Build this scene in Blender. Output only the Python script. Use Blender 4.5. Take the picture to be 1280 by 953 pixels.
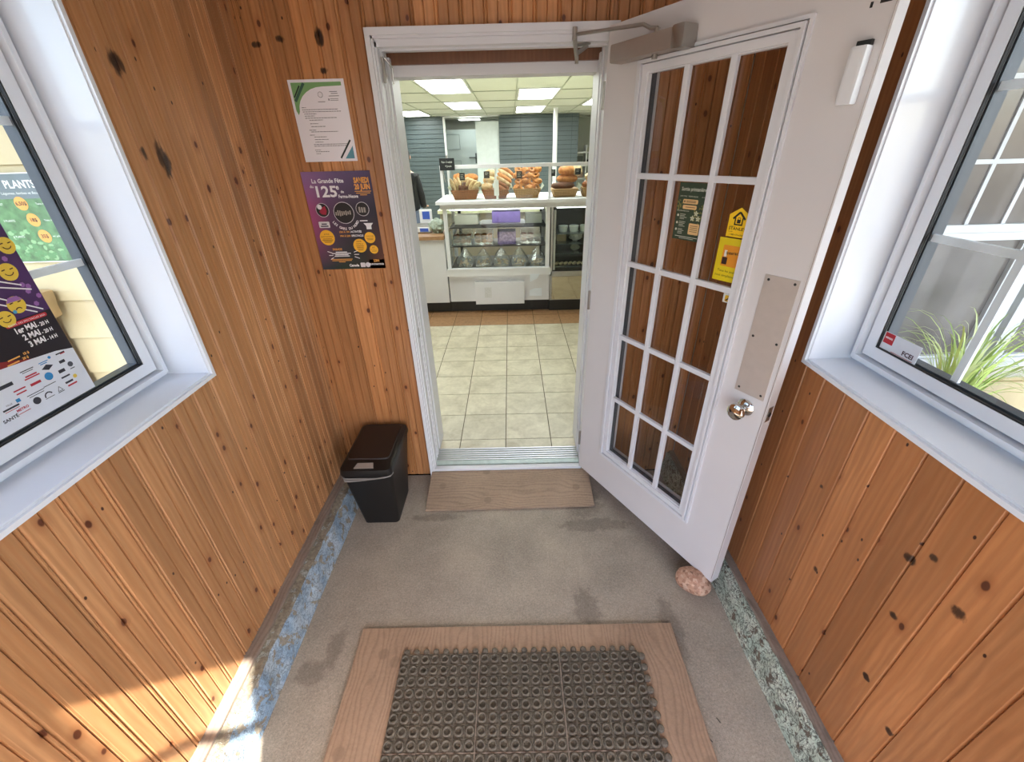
import bpy, bmesh, math, random
from math import sin, cos, pi, radians
from mathutils import Vector, Matrix, noise
for o in list(bpy.data.objects): bpy.data.objects.remove(o)
SC = bpy.context.scene
COL = SC.collection
random.seed(7)

# ------------------------------------------------------------------ camera
def cam_setup():
    p, y, r = .5041, -.0069, -.0257
    f = Vector((sin(y)*cos(p), cos(y)*cos(p), -sin(p)))
    rt = Vector((cos(y), -sin(y), 0)); up = rt.cross(f)
    rt2 = cos(r)*rt + sin(r)*up; up2 = -sin(r)*rt + cos(r)*up
    cd = bpy.data.cameras.new('camera'); c = bpy.data.objects.new('camera', cd)
    COL.objects.link(c)
    m = Matrix((rt2, up2, -f)).transposed().to_4x4(); m.translation = (0, 0, 1.6857)
    c.matrix_world = m
    cd.sensor_fit = 'HORIZONTAL'; cd.sensor_width = 36; cd.lens = 521.16/1280*36
    cd.clip_start = .02; cd.clip_end = 200
    SC.camera = c
cam_setup()

# ------------------------------------------------------------------ light
SUN_DIR = Vector((-.45, 1, -1.45)).normalized()
SKY_STRENGTH = .78
SUN_STRENGTH = 19.0
EXPOSURE = 0.56
def light_setup():
    w = bpy.data.worlds.new('sky'); SC.world = w; w.use_nodes = True
    nt = w.node_tree; nt.nodes.clear()
    sky = nt.nodes.new('ShaderNodeTexSky'); sky.sky_type = 'NISHITA'; sky.sun_disc = False
    sky.sun_elevation = radians(54.8); sky.sun_rotation = math.atan2(.45, -1)
    sky.dust_density = 2.5; sky.air_density = 1.0; sky.ozone_density = 1.0
    bg = nt.nodes.new('ShaderNodeBackground'); bg.inputs[1].default_value = SKY_STRENGTH
    out = nt.nodes.new('ShaderNodeOutputWorld')
    nt.links.new(sky.outputs[0], bg.inputs[0]); nt.links.new(bg.outputs[0], out.inputs[0])
    l = bpy.data.lights.new('sun', 'SUN'); l.energy = SUN_STRENGTH; l.angle = radians(.6); l.color = (1, .95, .86)
    o = bpy.data.objects.new('sun', l); COL.objects.link(o)
    o.rotation_euler = SUN_DIR.to_track_quat('-Z', 'Y').to_euler(); o.location = (3, -6, 8)
light_setup()
SC.view_settings.view_transform = 'Standard'; SC.view_settings.look = 'None'
SC.view_settings.gamma = 1; SC.view_settings.use_curve_mapping = False
SC.view_settings.exposure = EXPOSURE

# ------------------------------------------------------------------ materials
def lin(c):
    return tuple(((v/255)/12.92 if v <= 10 else ((v/255+.055)/1.055)**2.4) for v in c)
class N:
    def __init__(s, name):
        s.m = bpy.data.materials.new(name); s.m.use_nodes = True; s.t = s.m.node_tree; s.t.nodes.clear()
        s.out = s.n('ShaderNodeOutputMaterial'); s.b = s.n('ShaderNodeBsdfPrincipled')
        s.l(s.b.outputs[0], s.out.inputs[0])
    def n(s, t, **k):
        x = s.t.nodes.new(t)
        for a, v in k.items(): setattr(x, a, v)
        return x
    def l(s, a, b): s.t.links.new(a, b)
    def put(s, sock, v):
        if hasattr(v, 'is_output'): s.l(v, sock)
        else:
            sock.default_value = v
    def math(s, op, a, b=None, clamp=False):
        x = s.n('ShaderNodeMath', operation=op, use_clamp=clamp); s.put(x.inputs[0], a)
        if b is not None: s.put(x.inputs[1], b)
        return x.outputs[0]
    def mix(s, f, a, b, mode='MIX'):
        x = s.n('ShaderNodeMix', data_type='RGBA', blend_type=mode); s.put(x.inputs[0], f)
        s.put(x.inputs[6], a if hasattr(a, 'is_output') else (*a[:3], 1)); s.put(x.inputs[7], b if hasattr(b, 'is_output') else (*b[:3], 1))
        return x.outputs[2]
    def map(s, v, sc, loc=(0, 0, 0)):
        x = s.n('ShaderNodeMapping'); s.l(v, x.inputs[0]); x.inputs[3].default_value = sc; s.put(x.inputs[1], loc)
        return x.outputs[0]
    def obj(s, rnd=True):
        tc = s.n('ShaderNodeTexCoord'); v = tc.outputs['Object']
        if rnd:
            oi = s.n('ShaderNodeObjectInfo'); a = s.n('ShaderNodeVectorMath', operation='ADD')
            m = s.n('ShaderNodeVectorMath', operation='SCALE'); m.inputs[0].default_value = (31, 17, 23); s.l(oi.outputs['Random'], m.inputs['Scale'])
            s.l(v, a.inputs[0]); s.l(m.outputs[0], a.inputs[1]); v = a.outputs[0]
        return v
    def noise(s, v, scale, detail=3, rough=.5, dist=0):
        x = s.n('ShaderNodeTexNoise'); s.l(v, x.inputs['Vector']); x.inputs['Scale'].default_value = scale
        x.inputs['Detail'].default_value = detail; x.inputs['Roughness'].default_value = rough; x.inputs['Distortion'].default_value = dist
        return x.outputs[0]
    def vor(s, v, scale, feature='F1', dim='3D'):
        x = s.n('ShaderNodeTexVoronoi', feature=feature, voronoi_dimensions=dim); s.l(v, x.inputs['Vector']); x.inputs['Scale'].default_value = scale
        return x
    def ramp(s, f, stops, interp='LINEAR'):
        x = s.n('ShaderNodeValToRGB'); s.l(f, x.inputs[0]); r = x.color_ramp; r.interpolation = interp
        while len(r.elements) > 1: r.elements.remove(r.elements[-1])
        r.elements[0].position = stops[0][0]; c = stops[0][1]; r.elements[0].color = (*c, 1) if isinstance(c, tuple) else (c, c, c, 1)
        for p, c in stops[1:]:
            e = r.elements.new(p); e.color = (*c, 1) if isinstance(c, tuple) else (c, c, c, 1)
        return x.outputs[0]
    def bump(s, h, strength=.3, dist=.002):
        x = s.n('ShaderNodeBump'); s.l(h, x.inputs['Height']); x.inputs['Strength'].default_value = strength; x.inputs['Distance'].default_value = dist
        s.l(x.outputs[0], s.b.inputs['Normal'])
    def fin(s, col, rough=.5, metal=0, coat=0, spec=None):
        s.put(s.b.inputs['Base Color'], col if hasattr(col, 'is_output') else (*col[:3], 1)); s.put(s.b.inputs['Roughness'], rough); s.b.inputs['Metallic'].default_value = metal
        if coat: s.b.inputs['Coat Weight'].default_value = coat; s.b.inputs['Coat Roughness'].default_value = .15
        if spec is not None: s.b.inputs['Specular IOR Level'].default_value = spec
        return s.m
_pm = {}
def paint(c, rough=.5, metal=0, var=.06, scale=9, name=None, coat=0):
    k = (c, rough, metal, var, coat)
    if k in _pm: return _pm[k]
    n = N(name or 'paint'); v = n.obj(False); f = n.noise(v, scale, 3)
    a = lin(c); f2 = n.ramp(f, [(.25, tuple(x*(1-var) for x in a)), (.75, tuple(min(1, x*(1+var)) for x in a))])
    _pm[k] = n.fin(f2, rough, metal, coat); return _pm[k]
def ellipses(n, base, spots, axes, dark, nv):
    """stains of their own at measured places: (u, v, ru, rv)"""
    g = n.n('ShaderNodeNewGeometry'); sp = n.n('ShaderNodeSeparateXYZ'); n.l(g.outputs['Position'], sp.inputs[0])
    A, B = sp.outputs[axes[0]], sp.outputs[axes[1]]; tot = None
    for (u, w, ru, rw) in spots:
        du = n.math('DIVIDE', n.math('SUBTRACT', A, u), ru); dw = n.math('DIVIDE', n.math('SUBTRACT', B, w), rw)
        d = n.math('ADD', n.math('MULTIPLY', du, du), n.math('MULTIPLY', dw, dw))
        tot = d if tot is None else n.math('MINIMUM', tot, d)
    tot = n.math('ADD', tot, n.math('MULTIPLY', n.math('SUBTRACT', nv, .5), 2.6))
    m = n.ramp(tot, [(.0, 1.), (.45, .85), (1., 0.)])
    return n.mix(m, base, dark)
def wood(name, base, spots=None, axes=None, knot=.55):
    n = N(name); v = n.obj(True); b = lin(base)
    oi = n.n('ShaderNodeObjectInfo')
    g1 = n.noise(n.map(v, (70, 70, 3)), 1, 5, .6)
    g2 = n.noise(n.map(v, (7, 7, 1.0)), 1, 3, .5, .6)
    wv = n.n('ShaderNodeTexWave', wave_type='BANDS', bands_direction='X'); n.l(n.map(v, (1, 1, .16)), wv.inputs[0])
    wv.inputs['Scale'].default_value = 17; wv.inputs['Distortion'].default_value = 7; wv.inputs['Detail'].default_value = 3; wv.inputs['Detail Scale'].default_value = 1.6
    lo = tuple(x*.62 for x in b); hi = (min(1, b[0]*1.28), min(1, b[1]*1.36), min(1, b[2]*1.45))
    c = n.ramp(g2, [(.25, tuple(x*.80 for x in b)), (.5, b), (.78, hi)])
    c = n.mix(n.math('MULTIPLY', wv.outputs[1], .45), c, tuple((b[0]*.74, b[1]*.60, b[2]*.5)))
    c = n.mix(n.math('MULTIPLY', n.ramp(g1, [(.35, 1.), (.62, 0.)]), .48), c, lo)
    br = n.math('ADD', n.math('MULTIPLY', oi.outputs['Random'], .36), .80)
    cc = n.n('ShaderNodeCombineColor'); [n.l(br, cc.inputs[i]) for i in range(3)]
    c = n.mix(1.0, c, cc.outputs[0], 'MULTIPLY')
    sp = n.n('ShaderNodeSeparateXYZ'); n.l(v, sp.inputs[0]); cb = n.n('ShaderNodeCombineXYZ')
    n.l(sp.outputs[0], cb.inputs[0]); n.l(n.math('MULTIPLY', sp.outputs[2], .62), cb.inputs[1])
    warp = n.noise(n.map(v, (22, 22, 14)), 1, 2)
    v1 = n.vor(cb.outputs[0], 11, dim='2D'); d = n.math('ADD', v1.outputs['Distance'], n.math('MULTIPLY', n.math('SUBTRACT', warp, .5), .10))
    sc = n.n('ShaderNodeSeparateColor'); n.l(v1.outputs['Color'], sc.inputs[0]); on = n.math('GREATER_THAN', sc.outputs[0], knot+.12)
    halo = n.math('MULTIPLY', n.ramp(d, [(.05, 1.), (.24, 0.)]), n.math('MULTIPLY', on, .55))
    core = n.math('MULTIPLY', n.ramp(d, [(.055, 1.), (.085, 0.)]), on)
    c = n.mix(halo, c, (b[0]*.55, b[1]*.38, b[2]*.3)); c = n.mix(core, c, lin((92, 46, 24)))
    v2 = n.vor(cb.outputs[0], 26, dim='2D'); s2 = n.n('ShaderNodeSeparateColor'); n.l(v2.outputs['Color'], s2.inputs[0])
    pin = n.math('MULTIPLY', n.ramp(v2.outputs['Distance'], [(.06, 1.), (.10, 0.)]), n.math('GREATER_THAN', s2.outputs[1], .955))
    c = n.mix(pin, c, lin((60, 28, 15)))
    if spots: c = ellipses(n, c, spots, axes, lin((48, 26, 14)), n.noise(n.map(v, (60, 60, 25)), 1, 3))
    h = n.math('ADD', n.math('MULTIPLY', g1, .3), n.math('MULTIPLY', halo, -.6))
    n.bump(h, .35, .0015)
    return n.fin(c, n.ramp(g2, [(.2, .34), (.8, .5)]), 0, .25)
def glass_mat(name, tint=(1, 1, 1), refl=1.0, rough=0.0, haze=0):
    n = N(name); n.t.nodes.remove(n.b)
    tr = n.n('ShaderNodeBsdfTransparent'); tr.inputs[0].default_value = (*tint, 1)
    gl = n.n('ShaderNodeBsdfGlossy'); gl.inputs['Roughness'].default_value = rough
    lw = n.n('ShaderNodeNewGeometry'); dp = n.n('ShaderNodeVectorMath', operation='DOT_PRODUCT'); n.l(lw.outputs['Normal'], dp.inputs[0]); n.l(lw.outputs['Incoming'], dp.inputs[1])
    sch = n.math('ADD', n.math('MULTIPLY', n.math('POWER', n.math('SUBTRACT', 1., n.math('ABSOLUTE', dp.outputs['Value'])), 5.), .96), .04)
    mx = n.n('ShaderNodeMixShader'); n.l(n.math('MULTIPLY', sch, refl, True), mx.inputs[0]); n.l(tr.outputs[0], mx.inputs[1]); n.l(gl.outputs[0], mx.inputs[2])
    res = mx.outputs[0]
    if haze:
        df_ = n.n('ShaderNodeBsdfDiffuse'); df_.inputs[0].default_value = (.9, .92, .9, 1); m2 = n.n('ShaderNodeMixShader'); m2.inputs[0].default_value = haze; n.l(res, m2.inputs[1]); n.l(df_.outputs[0], m2.inputs[2]); res = m2.outputs[0]
    n.l(res, n.out.inputs[0]); return n.m
def emit(name, c, s):
    n = N(name); n.b.inputs['Base Color'].default_value = (.8, .8, .8, 1); n.b.inputs['Emission Color'].default_value = (*c, 1); n.b.inputs['Emission Strength'].default_value = s
    v = n.obj(False); f = n.noise(v, 3, 1); n.put(n.b.inputs['Roughness'], n.ramp(f, [(.3, .5), (.7, .6)])); return n.m
def concrete(name, c, spots=None, spec=True):
    n = N(name); tc = n.n('ShaderNodeNewGeometry'); v = tc.outputs['Position']; b = lin(c)
    g = n.noise(v, 4, 5, .6); f = n.noise(v, 130, 4, .7); k = n.noise(v, 420, 2, .6)
    col = n.ramp(g, [(.32, tuple(x*.66 for x in b)), (.5, b), (.70, (b[0]*1.36, b[1]*1.34, b[2]*1.28))])
    col = n.mix(.55, col, n.ramp(f, [(.3, tuple(x*.55 for x in b)), (.55, b), (.75, tuple(x*1.5 for x in b))]))
    col = n.mix(n.math('MULTIPLY', n.ramp(k, [(.36, 1.), (.42, 0.)]), .7), col, tuple(x*.35 for x in b))
    if spots: col = n.mix(.38, col, ellipses(n, col, spots, (0, 1), lin((62, 50, 42)), n.noise(v, 30, 4, .7)))
    n.bump(n.math('ADD', n.math('MULTIPLY', f, .7), n.math('MULTIPLY', k, .3)), .45, .003)
    return n.fin(col, .85)
def peeling(name, pc, pc2, base, amount, crk=.6):
    n = N(name); tc = n.n('ShaderNodeNewGeometry'); v = tc.outputs['Position']
    a = n.noise(v, 22, 5, .65, .4); m = n.ramp(a, [(amount, 0.), (amount+.03, 1.)])
    q1 = n.noise(n.map(v, (1.6, .7, 1)), 34, 3, .6, 1.2); q2 = n.noise(n.map(v, (1.2, 1.1, 1)), 70, 2, .6, .8)
    r1 = n.math('ABSOLUTE', n.math('SUBTRACT', q1, .5)); r2 = n.math('ABSOLUTE', n.math('SUBTRACT', q2, .48))
    cr = n.ramp(n.math('MINIMUM', r1, n.math('MULTIPLY', r2, 1.6)), [(.012, 1.), (.035, 0.)])
    p = n.ramp(n.noise(v, 14, 3), [(.35, lin(pc)), (.65, lin(pc2))]); p = n.mix(n.math('MULTIPLY', cr, crk), p, lin((66, 62, 55)))
    bs = n.ramp(n.noise(v, 60, 4, .7), [(.3, tuple(x*.6 for x in lin(base))), (.7, tuple(min(1, x*1.35) for x in lin(base)))])
    n.bump(n.math('ADD', n.math('MULTIPLY', m, .6), n.math('MULTIPLY', cr, -.6)), .8, .004)
    return n.fin(n.mix(m, bs, p), .75)
def plywood(name, c, axis='X'):
    n = N(name); v = n.obj(False); b = lin(c)
    wv = n.n('ShaderNodeTexWave', wave_type='BANDS', bands_direction=axis); sc = (1, .3, 1) if axis == 'X' else (.3, 1, 1)
    n.l(n.map(v, sc), wv.inputs[0]); wv.inputs['Scale'].default_value = 16; wv.inputs['Distortion'].default_value = 26; wv.inputs['Detail'].default_value = 2; wv.inputs['Detail Scale'].default_value = .5
    d = n.noise(v, 5, 4, .6); f = n.noise(v, 90, 4, .7)
    col = n.ramp(wv.outputs[1], [(.0, tuple(x*.62 for x in b)), (.35, b), (1, tuple(x*1.12 for x in b))])
    col = n.mix(.5, col, n.ramp(d, [(.3, tuple(x*.62 for x in b)), (.7, tuple(x*1.2 for x in b))]))
    col = n.mix(.25, col, n.ramp(f, [(.3, tuple(x*.5 for x in b)), (.7, tuple(x*1.3 for x in b))]))
    vv = n.vor(v, 4.2, dim='2D'); k = n.ramp(vv.outputs['Distance'], [(.07, 1.), (.10, 0.)]); col = n.mix(n.math('MULTIPLY', k, .45), col, tuple(x*.5 for x in b))
    n.bump(wv.outputs[1], .4, .0012); return n.fin(col, .8)
def tile_mat(name, c, c2, cell):
    n = N(name); v = n.obj(True); a = n.noise(v, cell, 5, .65, .5); f = n.noise(v, cell*7, 3)
    col = n.ramp(a, [(.3, lin(c2)), (.6, lin(c))]); col = n.mix(.25, col, n.ramp(f, [(.35, lin(c2)), (.7, lin(c))]))
    oi = n.n('ShaderNodeObjectInfo'); br = n.math('ADD', n.math('MULTIPLY', oi.outputs['Random'], .12), .92)
    cc = n.n('ShaderNodeCombineColor'); [n.l(br, cc.inputs[i]) for i in range(3)]
    col = n.mix(1., col, cc.outputs[0], 'MULTIPLY'); n.bump(a, .15, .001); return n.fin(col, .42)
def bread_mat(name, c, c2):
    n = N(name); v = n.obj(True); a = n.noise(v, 18, 4, .6); col = n.ramp(a, [(.3, lin(c2)), (.62, lin(c))]); n.bump(a, .5, .004); return n.fin(col, .65)
def wicker(name, c):
    n = N(name); v = n.obj(False); w = n.n('ShaderNodeTexWave', bands_direction='Z'); n.l(v, w.inputs[0]); w.inputs['Scale'].default_value = 26
    w2 = n.n('ShaderNodeTexWave', bands_direction='X'); n.l(v, w2.inputs[0]); w2.inputs['Scale'].default_value = 20
    h = n.math('MULTIPLY', w.outputs[1], w2.outputs[1]); b = lin(c); n.bump(h, .8, .006)
    return n.fin(n.ramp(h, [(0., tuple(x*.5 for x in b)), (.8, tuple(min(1, x*1.25) for x in b))]), .6)
M = {}
M['wood_left'] = wood('knotty_pine_left', (192, 140, 94), [(1.325, 1.906, .022, .035), (1.365, 1.686, .024, .046), (1.30, 1.70, .01, .02), (.959, 1.255, .01, .02)], (1, 2))
M['wood_back'] = wood('knotty_pine_back', (198, 138, 88), [(-.929, 2.052, .018, .012), (-.836, 2.067, .018, .012), (-.69, 2.07, .018, .03), (-.7, 1.97, .018, .012)], (0, 2))
M['wood_right'] = wood('knotty_pine_right', (186, 124, 76), [(.531, .803, .02, .017), (.659, .814, .016, .014), (.622, .863, .013, .011), (.624, .649, .013, .011), (.594, .42, .012, .011), (.496, .372, .012, .012), (.855, .514, .012, .012), (.955, .764, .009, .009)], (1, 2), .7)
M['wood_dark'] = wood('brown_stained_board', (118, 76, 50), knot=.8)
M['white_vinyl'] = paint((226, 231, 240), .22, 0, .015, 2, 'white_vinyl', coat=.3)
M['white_trim'] = paint((218, 218, 222), .4, 0, .03, 5, 'white_trim_paint')
M['door_paint'] = paint((214, 210, 210), .42, 0, .035, 3, 'door_paint')
M['white'] = paint((226, 227, 230), .45, 0, .03, 5, 'white_paint')
M['gasket'] = paint((20, 21, 24), .6, 0, .1, 9, 'rubber_gasket')
M['spacer'] = paint((66, 72, 80), .4, .3, .05, 9, 'spacer_metal')
M['glass'] = glass_mat('window_glass', (.97, .985, .98), 1.0)
M['door_glass'] = glass_mat('door_glass', (.93, .93, .92), 1.3)
M['case_glass'] = glass_mat('case_glass', (.97, .99, .98), .55)
M['plastic_clear'] = glass_mat('clear_plastic', (.97, .98, .97), 3.0, .18, .10)
M['concrete'] = concrete('porch_concrete', (162, 150, 135), [(.29, 1.10, .06, .10), (-.74, .95, .04, .1), (-.8, .86, .07, .05), (.36, 1.72, .12, .14), (.62, 1.0, .05, .16), (-.44, 1.62, .16, .03), (.40, 1.55, .2, .05)])
M['curb_left'] = peeling('peeling_blue_paint', (140, 166, 190), (186, 200, 210), (150, 142, 126), .42, .5)
M['curb_right'] = peeling('peeling_green_paint', (178, 192, 174), (214, 217, 198), (112, 98, 84), .39, .85)
M['curb_top'] = peeling('worn_concrete_with_paint_flecks', (176, 178, 170), (158, 156, 144), (140, 130, 112), .56)
M['plate_wood'] = plywood('weathered_grey_timber', (140, 124, 110), 'X')
M['plywood'] = plywood('worn_plywood', (158, 130, 106), 'X')
M['plywood2'] = plywood('worn_plywood_ramp', (158, 134, 112), 'Y')
M['rubber'] = concrete('dusty_black_rubber', (104, 95, 82))
M['rubber_floor'] = concrete('dirty_rubber_base', (84, 74, 62))
M['tile'] = tile_mat('beige_floor_tile', (216, 208, 184), (178, 168, 142), 6)
M['tile_brown'] = tile_mat('brown_floor_tile', (178, 138, 100), (142, 106, 74), 30)
M['grout'] = paint((88, 80, 60), .85, name='grout')
M['metal'] = paint((168, 165, 160), .32, .9, .05, 20, 'brushed_metal')
M['chrome'] = paint((210, 210, 208), .06, 1, .02, 5, 'chrome')
M['plate_metal'] = paint((196, 186, 178), .45, .35, .04, 30, 'push_plate')
M['closer'] = paint((158, 146, 138), .38, .4, .05, 20, 'closer_paint')
M['black'] = paint((16, 16, 17), .45, 0, .1, 20, 'black_plastic')
M['dark'] = paint((38, 36, 34), .55, 0, .1, 20, 'dark_paint')
def stone_mat():
    n = N('speckled_pink_granite'); v = n.obj(False); a = n.vor(v, 85); s = n.n('ShaderNodeSeparateColor'); n.l(a.outputs['Color'], s.inputs[0])
    c = n.ramp(s.outputs[0], [(.0, lin((112, 78, 62))), (.3, lin((176, 130, 106))), (.6, lin((196, 152, 126))), (.9, lin((214, 182, 158)))]); c = n.mix(.35, c, n.ramp(n.noise(v, 24, 5, .7), [(.35, lin((120, 78, 60))), (.65, lin((208, 166, 138)))]))
    n.bump(n.noise(v, 70, 4, .7), .5, .003); return n.fin(c, .7)
M['stone'] = stone_mat()
M['troffer'] = emit('troffer_light', (.95, 1., .95), 10.5)

# ------------------------------------------------------------------ mesh helpers
def NB(): return bmesh.new()
def box(bm, x0, x1, y0, y1, z0, z1, bev=0):
    r = bmesh.ops.create_cube(bm, size=1)['verts']
    for v in r: v.co = Vector(((x0+x1)/2+v.co.x*(x1-x0), (y0+y1)/2+v.co.y*(y1-y0), (z0+z1)/2+v.co.z*(z1-z0)))
    if bev:
        es = {e for v in r for e in v.link_edges}
        bmesh.ops.bevel(bm, geom=list(es), offset=bev, segments=2, affect='EDGES', profile=.7)
    return r
def tf(bm, m, verts=None): bmesh.ops.transform(bm, matrix=m, verts=verts or bm.verts)
def prism(bm, pts, h0, h1, M4=None):
    """polygon in local xy extruded from z=h0 to z=h1"""
    a = [bm.verts.new((p[0], p[1], h0)) for p in pts]; b = [bm.verts.new((p[0], p[1], h1)) for p in pts]
    n = len(pts)
    bm.faces.new(a[::-1]); bm.faces.new(b)
    for i in range(n): bm.faces.new((a[i], a[(i+1) % n], b[(i+1) % n], b[i]))
    if M4 is not None:
        for v in a+b: v.co = M4 @ v.co
    return a+b
def tube(bm, pts, r, seg=8, rs=None):
    P = [Vector(p) for p in pts]; rings = []
    for i, p in enumerate(P):
        t = (P[min(i+1, len(P)-1)]-P[max(i-1, 0)]).normalized()
        q = t.to_track_quat('Z', 'Y'); rr = rs[i] if rs else r
        rings.append([bm.verts.new(p+q @ Vector((rr*cos(2*pi*k/seg), rr*sin(2*pi*k/seg), 0))) for k in range(seg)])
    for a, b in zip(rings, rings[1:]):
        for k in range(seg): bm.faces.new((a[k], a[(k+1) % seg], b[(k+1) % seg], b[k]))
    bm.faces.new(rings[0][::-1]); bm.faces.new(rings[-1])
def lathe(bm, prof, seg=16, M4=None, cap=True):
    rings = []
    for r, z in prof: rings.append([bm.verts.new((r*cos(2*pi*k/seg), r*sin(2*pi*k/seg), z)) for k in range(seg)])
    for a, b in zip(rings, rings[1:]):
        for k in range(seg): bm.faces.new((a[k], a[(k+1) % seg], b[(k+1) % seg], b[k]))
    if cap: bm.faces.new(rings[0][::-1]); bm.faces.new(rings[-1])
    if M4 is not None:
        for r in rings:
            for v in r: v.co = M4 @ v.co
def ball(bm, c, r, sub=2, sq=(1, 1, 1), rot=0, nz=0, ns=8):
    vs = bmesh.ops.create_icosphere(bm, subdivisions=sub, radius=1)['verts']
    R = Matrix.Rotation(rot, 3, 'Z')
    for v in vs:
        p = v.co.copy(); k = 1+(noise.noise(p*ns/4+Vector(c)*7)*nz if nz else 0)
        v.co = Vector(c)+R @ Vector((p.x*r*sq[0]*k, p.y*r*sq[1]*k, p.z*r*sq[2]*k))
def mesh(name, bm, smooth=False):
    bmesh.ops.recalc_face_normals(bm, faces=bm.faces)
    me = bpy.data.meshes.new(name); bm.to_mesh(me); bm.free()
    if smooth:
        for p in me.polygons: p.use_smooth = True
    return me
def pm(parent):
    m = Matrix.Identity(4)
    if parent is not None:
        m = pm(parent.parent) @ Matrix.LocRotScale(parent.location, parent.rotation_euler, None)
    return m
def obj(name, bm, mat, parent=None, local=False, smooth=False, kind=None, label=None, origin=None):
    """one mesh object; vertices are given in world space unless local"""
    if parent is not None and not local: tf(bm, pm(parent).inverted())
    if origin is not None: tf(bm, Matrix.Translation(-Vector(origin)))
    me = mesh(name, bm, smooth); me.materials.append(mat)
    if smooth == 'auto' or smooth is True:
        try: me.set_sharp_from_angle(angle=radians(35))
        except Exception: pass
    o = bpy.data.objects.new(name, me); COL.objects.link(o)
    if origin is not None: o.location = origin
    if parent is not None: o.parent = parent
    if kind: o['kind'] = kind
    if label: o['label'] = label
    return o
def tag(o, label, cat, group=None, kind=None):
    o['label'] = label; o['category'] = cat
    if group: o['group'] = group
    if kind: o['kind'] = kind
    return o
def thing(name, label, cat, loc=(0, 0, 0), rz=0, group=None):
    o = bpy.data.objects.new(name, None); COL.objects.link(o); o.location = loc; o.rotation_euler = (0, 0, rz); o.empty_display_size = .05
    return tag(o, label, cat, group)
def struct(name, loc=(0, 0, 0), label=None, cat=None, rz=0):
    o = bpy.data.objects.new(name, None); COL.objects.link(o); o.location = loc; o.rotation_euler = (0, 0, rz); o.empty_display_size = .05; o['kind'] = 'structure'
    if label: o['label'] = label
    if cat: o['category'] = cat
    return o
def sobj(name, bm, mat, label, cat, **k):
    o = obj(name, bm, mat, kind='structure', **k); o['label'] = label; o['category'] = cat; return o
def clone(o, loc=None, label=None, parent=None):
    c = o.copy(); COL.objects.link(c)
    if loc is not None: c.location = loc
    if label: c['label'] = label
    if parent is not None: c.parent = parent
    for ch in list(o.children):
        clone(ch, parent=c)
    return c
def ring(bm, u0, u1, v0, v1, w, d0, d1, f):
    """picture-frame ring in (u,v), depth d, f maps (d,u,v)->world"""
    for (a, b, c, e) in ((u0, u1, v0, v0+w), (u0, u1, v1-w, v1), (u0, u0+w, v0+w, v1-w), (u1-w, u1, v0+w, v1-w)):
        vs = box(bm, 0, 1, 0, 1, 0, 1)
        for v in vs:
            p = v.co; v.co = Vector(f(d0+(d1-d0)*p.x, a+(b-a)*p.y, c+(e-c)*p.z))
def fbox(bm, d0, d1, u0, u1, v0, v1, f):
    vs = box(bm, 0, 1, 0, 1, 0, 1)
    for v in vs:
        p = v.co; v.co = Vector(f(d0+(d1-d0)*p.x, u0+(u1-u0)*p.y, v0+(v1-v0)*p.z))
def frame_m(o, u, v, w):
    return Matrix(((u[0], v[0], w[0], o[0]), (u[1], v[1], w[1], o[1]), (u[2], v[2], w[2], o[2]), (0, 0, 0, 1)))
def text(bm, s, x, y, h, M4=None, align='CENTER', z=.0012, sx=1, rot=0, bold=0, w=None):
    """letters as flat mesh; h = cap height"""
    cu = bpy.data.curves.new('t', 'FONT'); cu.body = s; cu.size = h/.70; cu.align_x = align; cu.resolution_u = 2; cu.offset = bold
    o = bpy.data.objects.new('t', cu); COL.objects.link(o)
    dg = bpy.context.evaluated_depsgraph_get(); dg.update()
    me = bpy.data.meshes.new_from_object(o.evaluated_get(dg)); t2 = NB(); t2.from_mesh(me)
    bpy.data.objects.remove(o); bpy.data.curves.remove(cu); bpy.data.meshes.remove(me)
    if w and len(t2.verts):
        xs = [v.co.x for v in t2.verts]; sx = w/(max(xs)-min(xs))
    m = Matrix.Translation((x, y, z)) @ Matrix.Rotation(rot, 4, 'Z') @ Matrix.Diagonal((sx, 1, 1, 1))
    if M4 is not None: m = M4 @ m
    tf(t2, m); me = bpy.data.meshes.new('t'); t2.to_mesh(me); t2.free(); bm.from_mesh(me); bpy.data.meshes.remove(me)
def quad(bm, pts, z=.001):
    bm.faces.new([bm.verts.new((p[0], p[1], z)) for p in pts])
def rect(bm, x0, x1, y0, y1, z=.001): quad(bm, [(x0, y0), (x1, y0), (x1, y1), (x0, y1)], z)
def disc(bm, x, y, r, z=.001, ry=None, n=24): quad(bm, [(x+r*cos(2*pi*k/n), y+(ry or r)*sin(2*pi*k/n)) for k in range(n)], z)
def line(bm, x0, y0, x1, y1, w, z=.001):
    d = Vector((x1-x0, y1-y0)); q = Vector((-d.y, d.x)).normalized()*w/2
    quad(bm, [(x0-q.x, y0-q.y), (x1-q.x, y1-q.y), (x1+q.x, y1+q.y), (x0+q.x, y0+q.y)], z)
def rrect(bm, x0, x1, y0, y1, r, z=.001):
    P = []
    for cx, cy, a0 in ((x1-r, y1-r, 0), (x0+r, y1-r, 90), (x0+r, y0+r, 180), (x1-r, y0+r, 270)):
        for k in range(5): a = radians(a0+k*22.5); P.append((cx+r*cos(a), cy+r*sin(a)))
    quad(bm, P, z)
SPLIT = {'yellow_circle', 'yellow_face', 'ring', 'photo_disc', 'orange_disc', 'cream_box', 'white_badge', 'tape_mark'}
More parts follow.
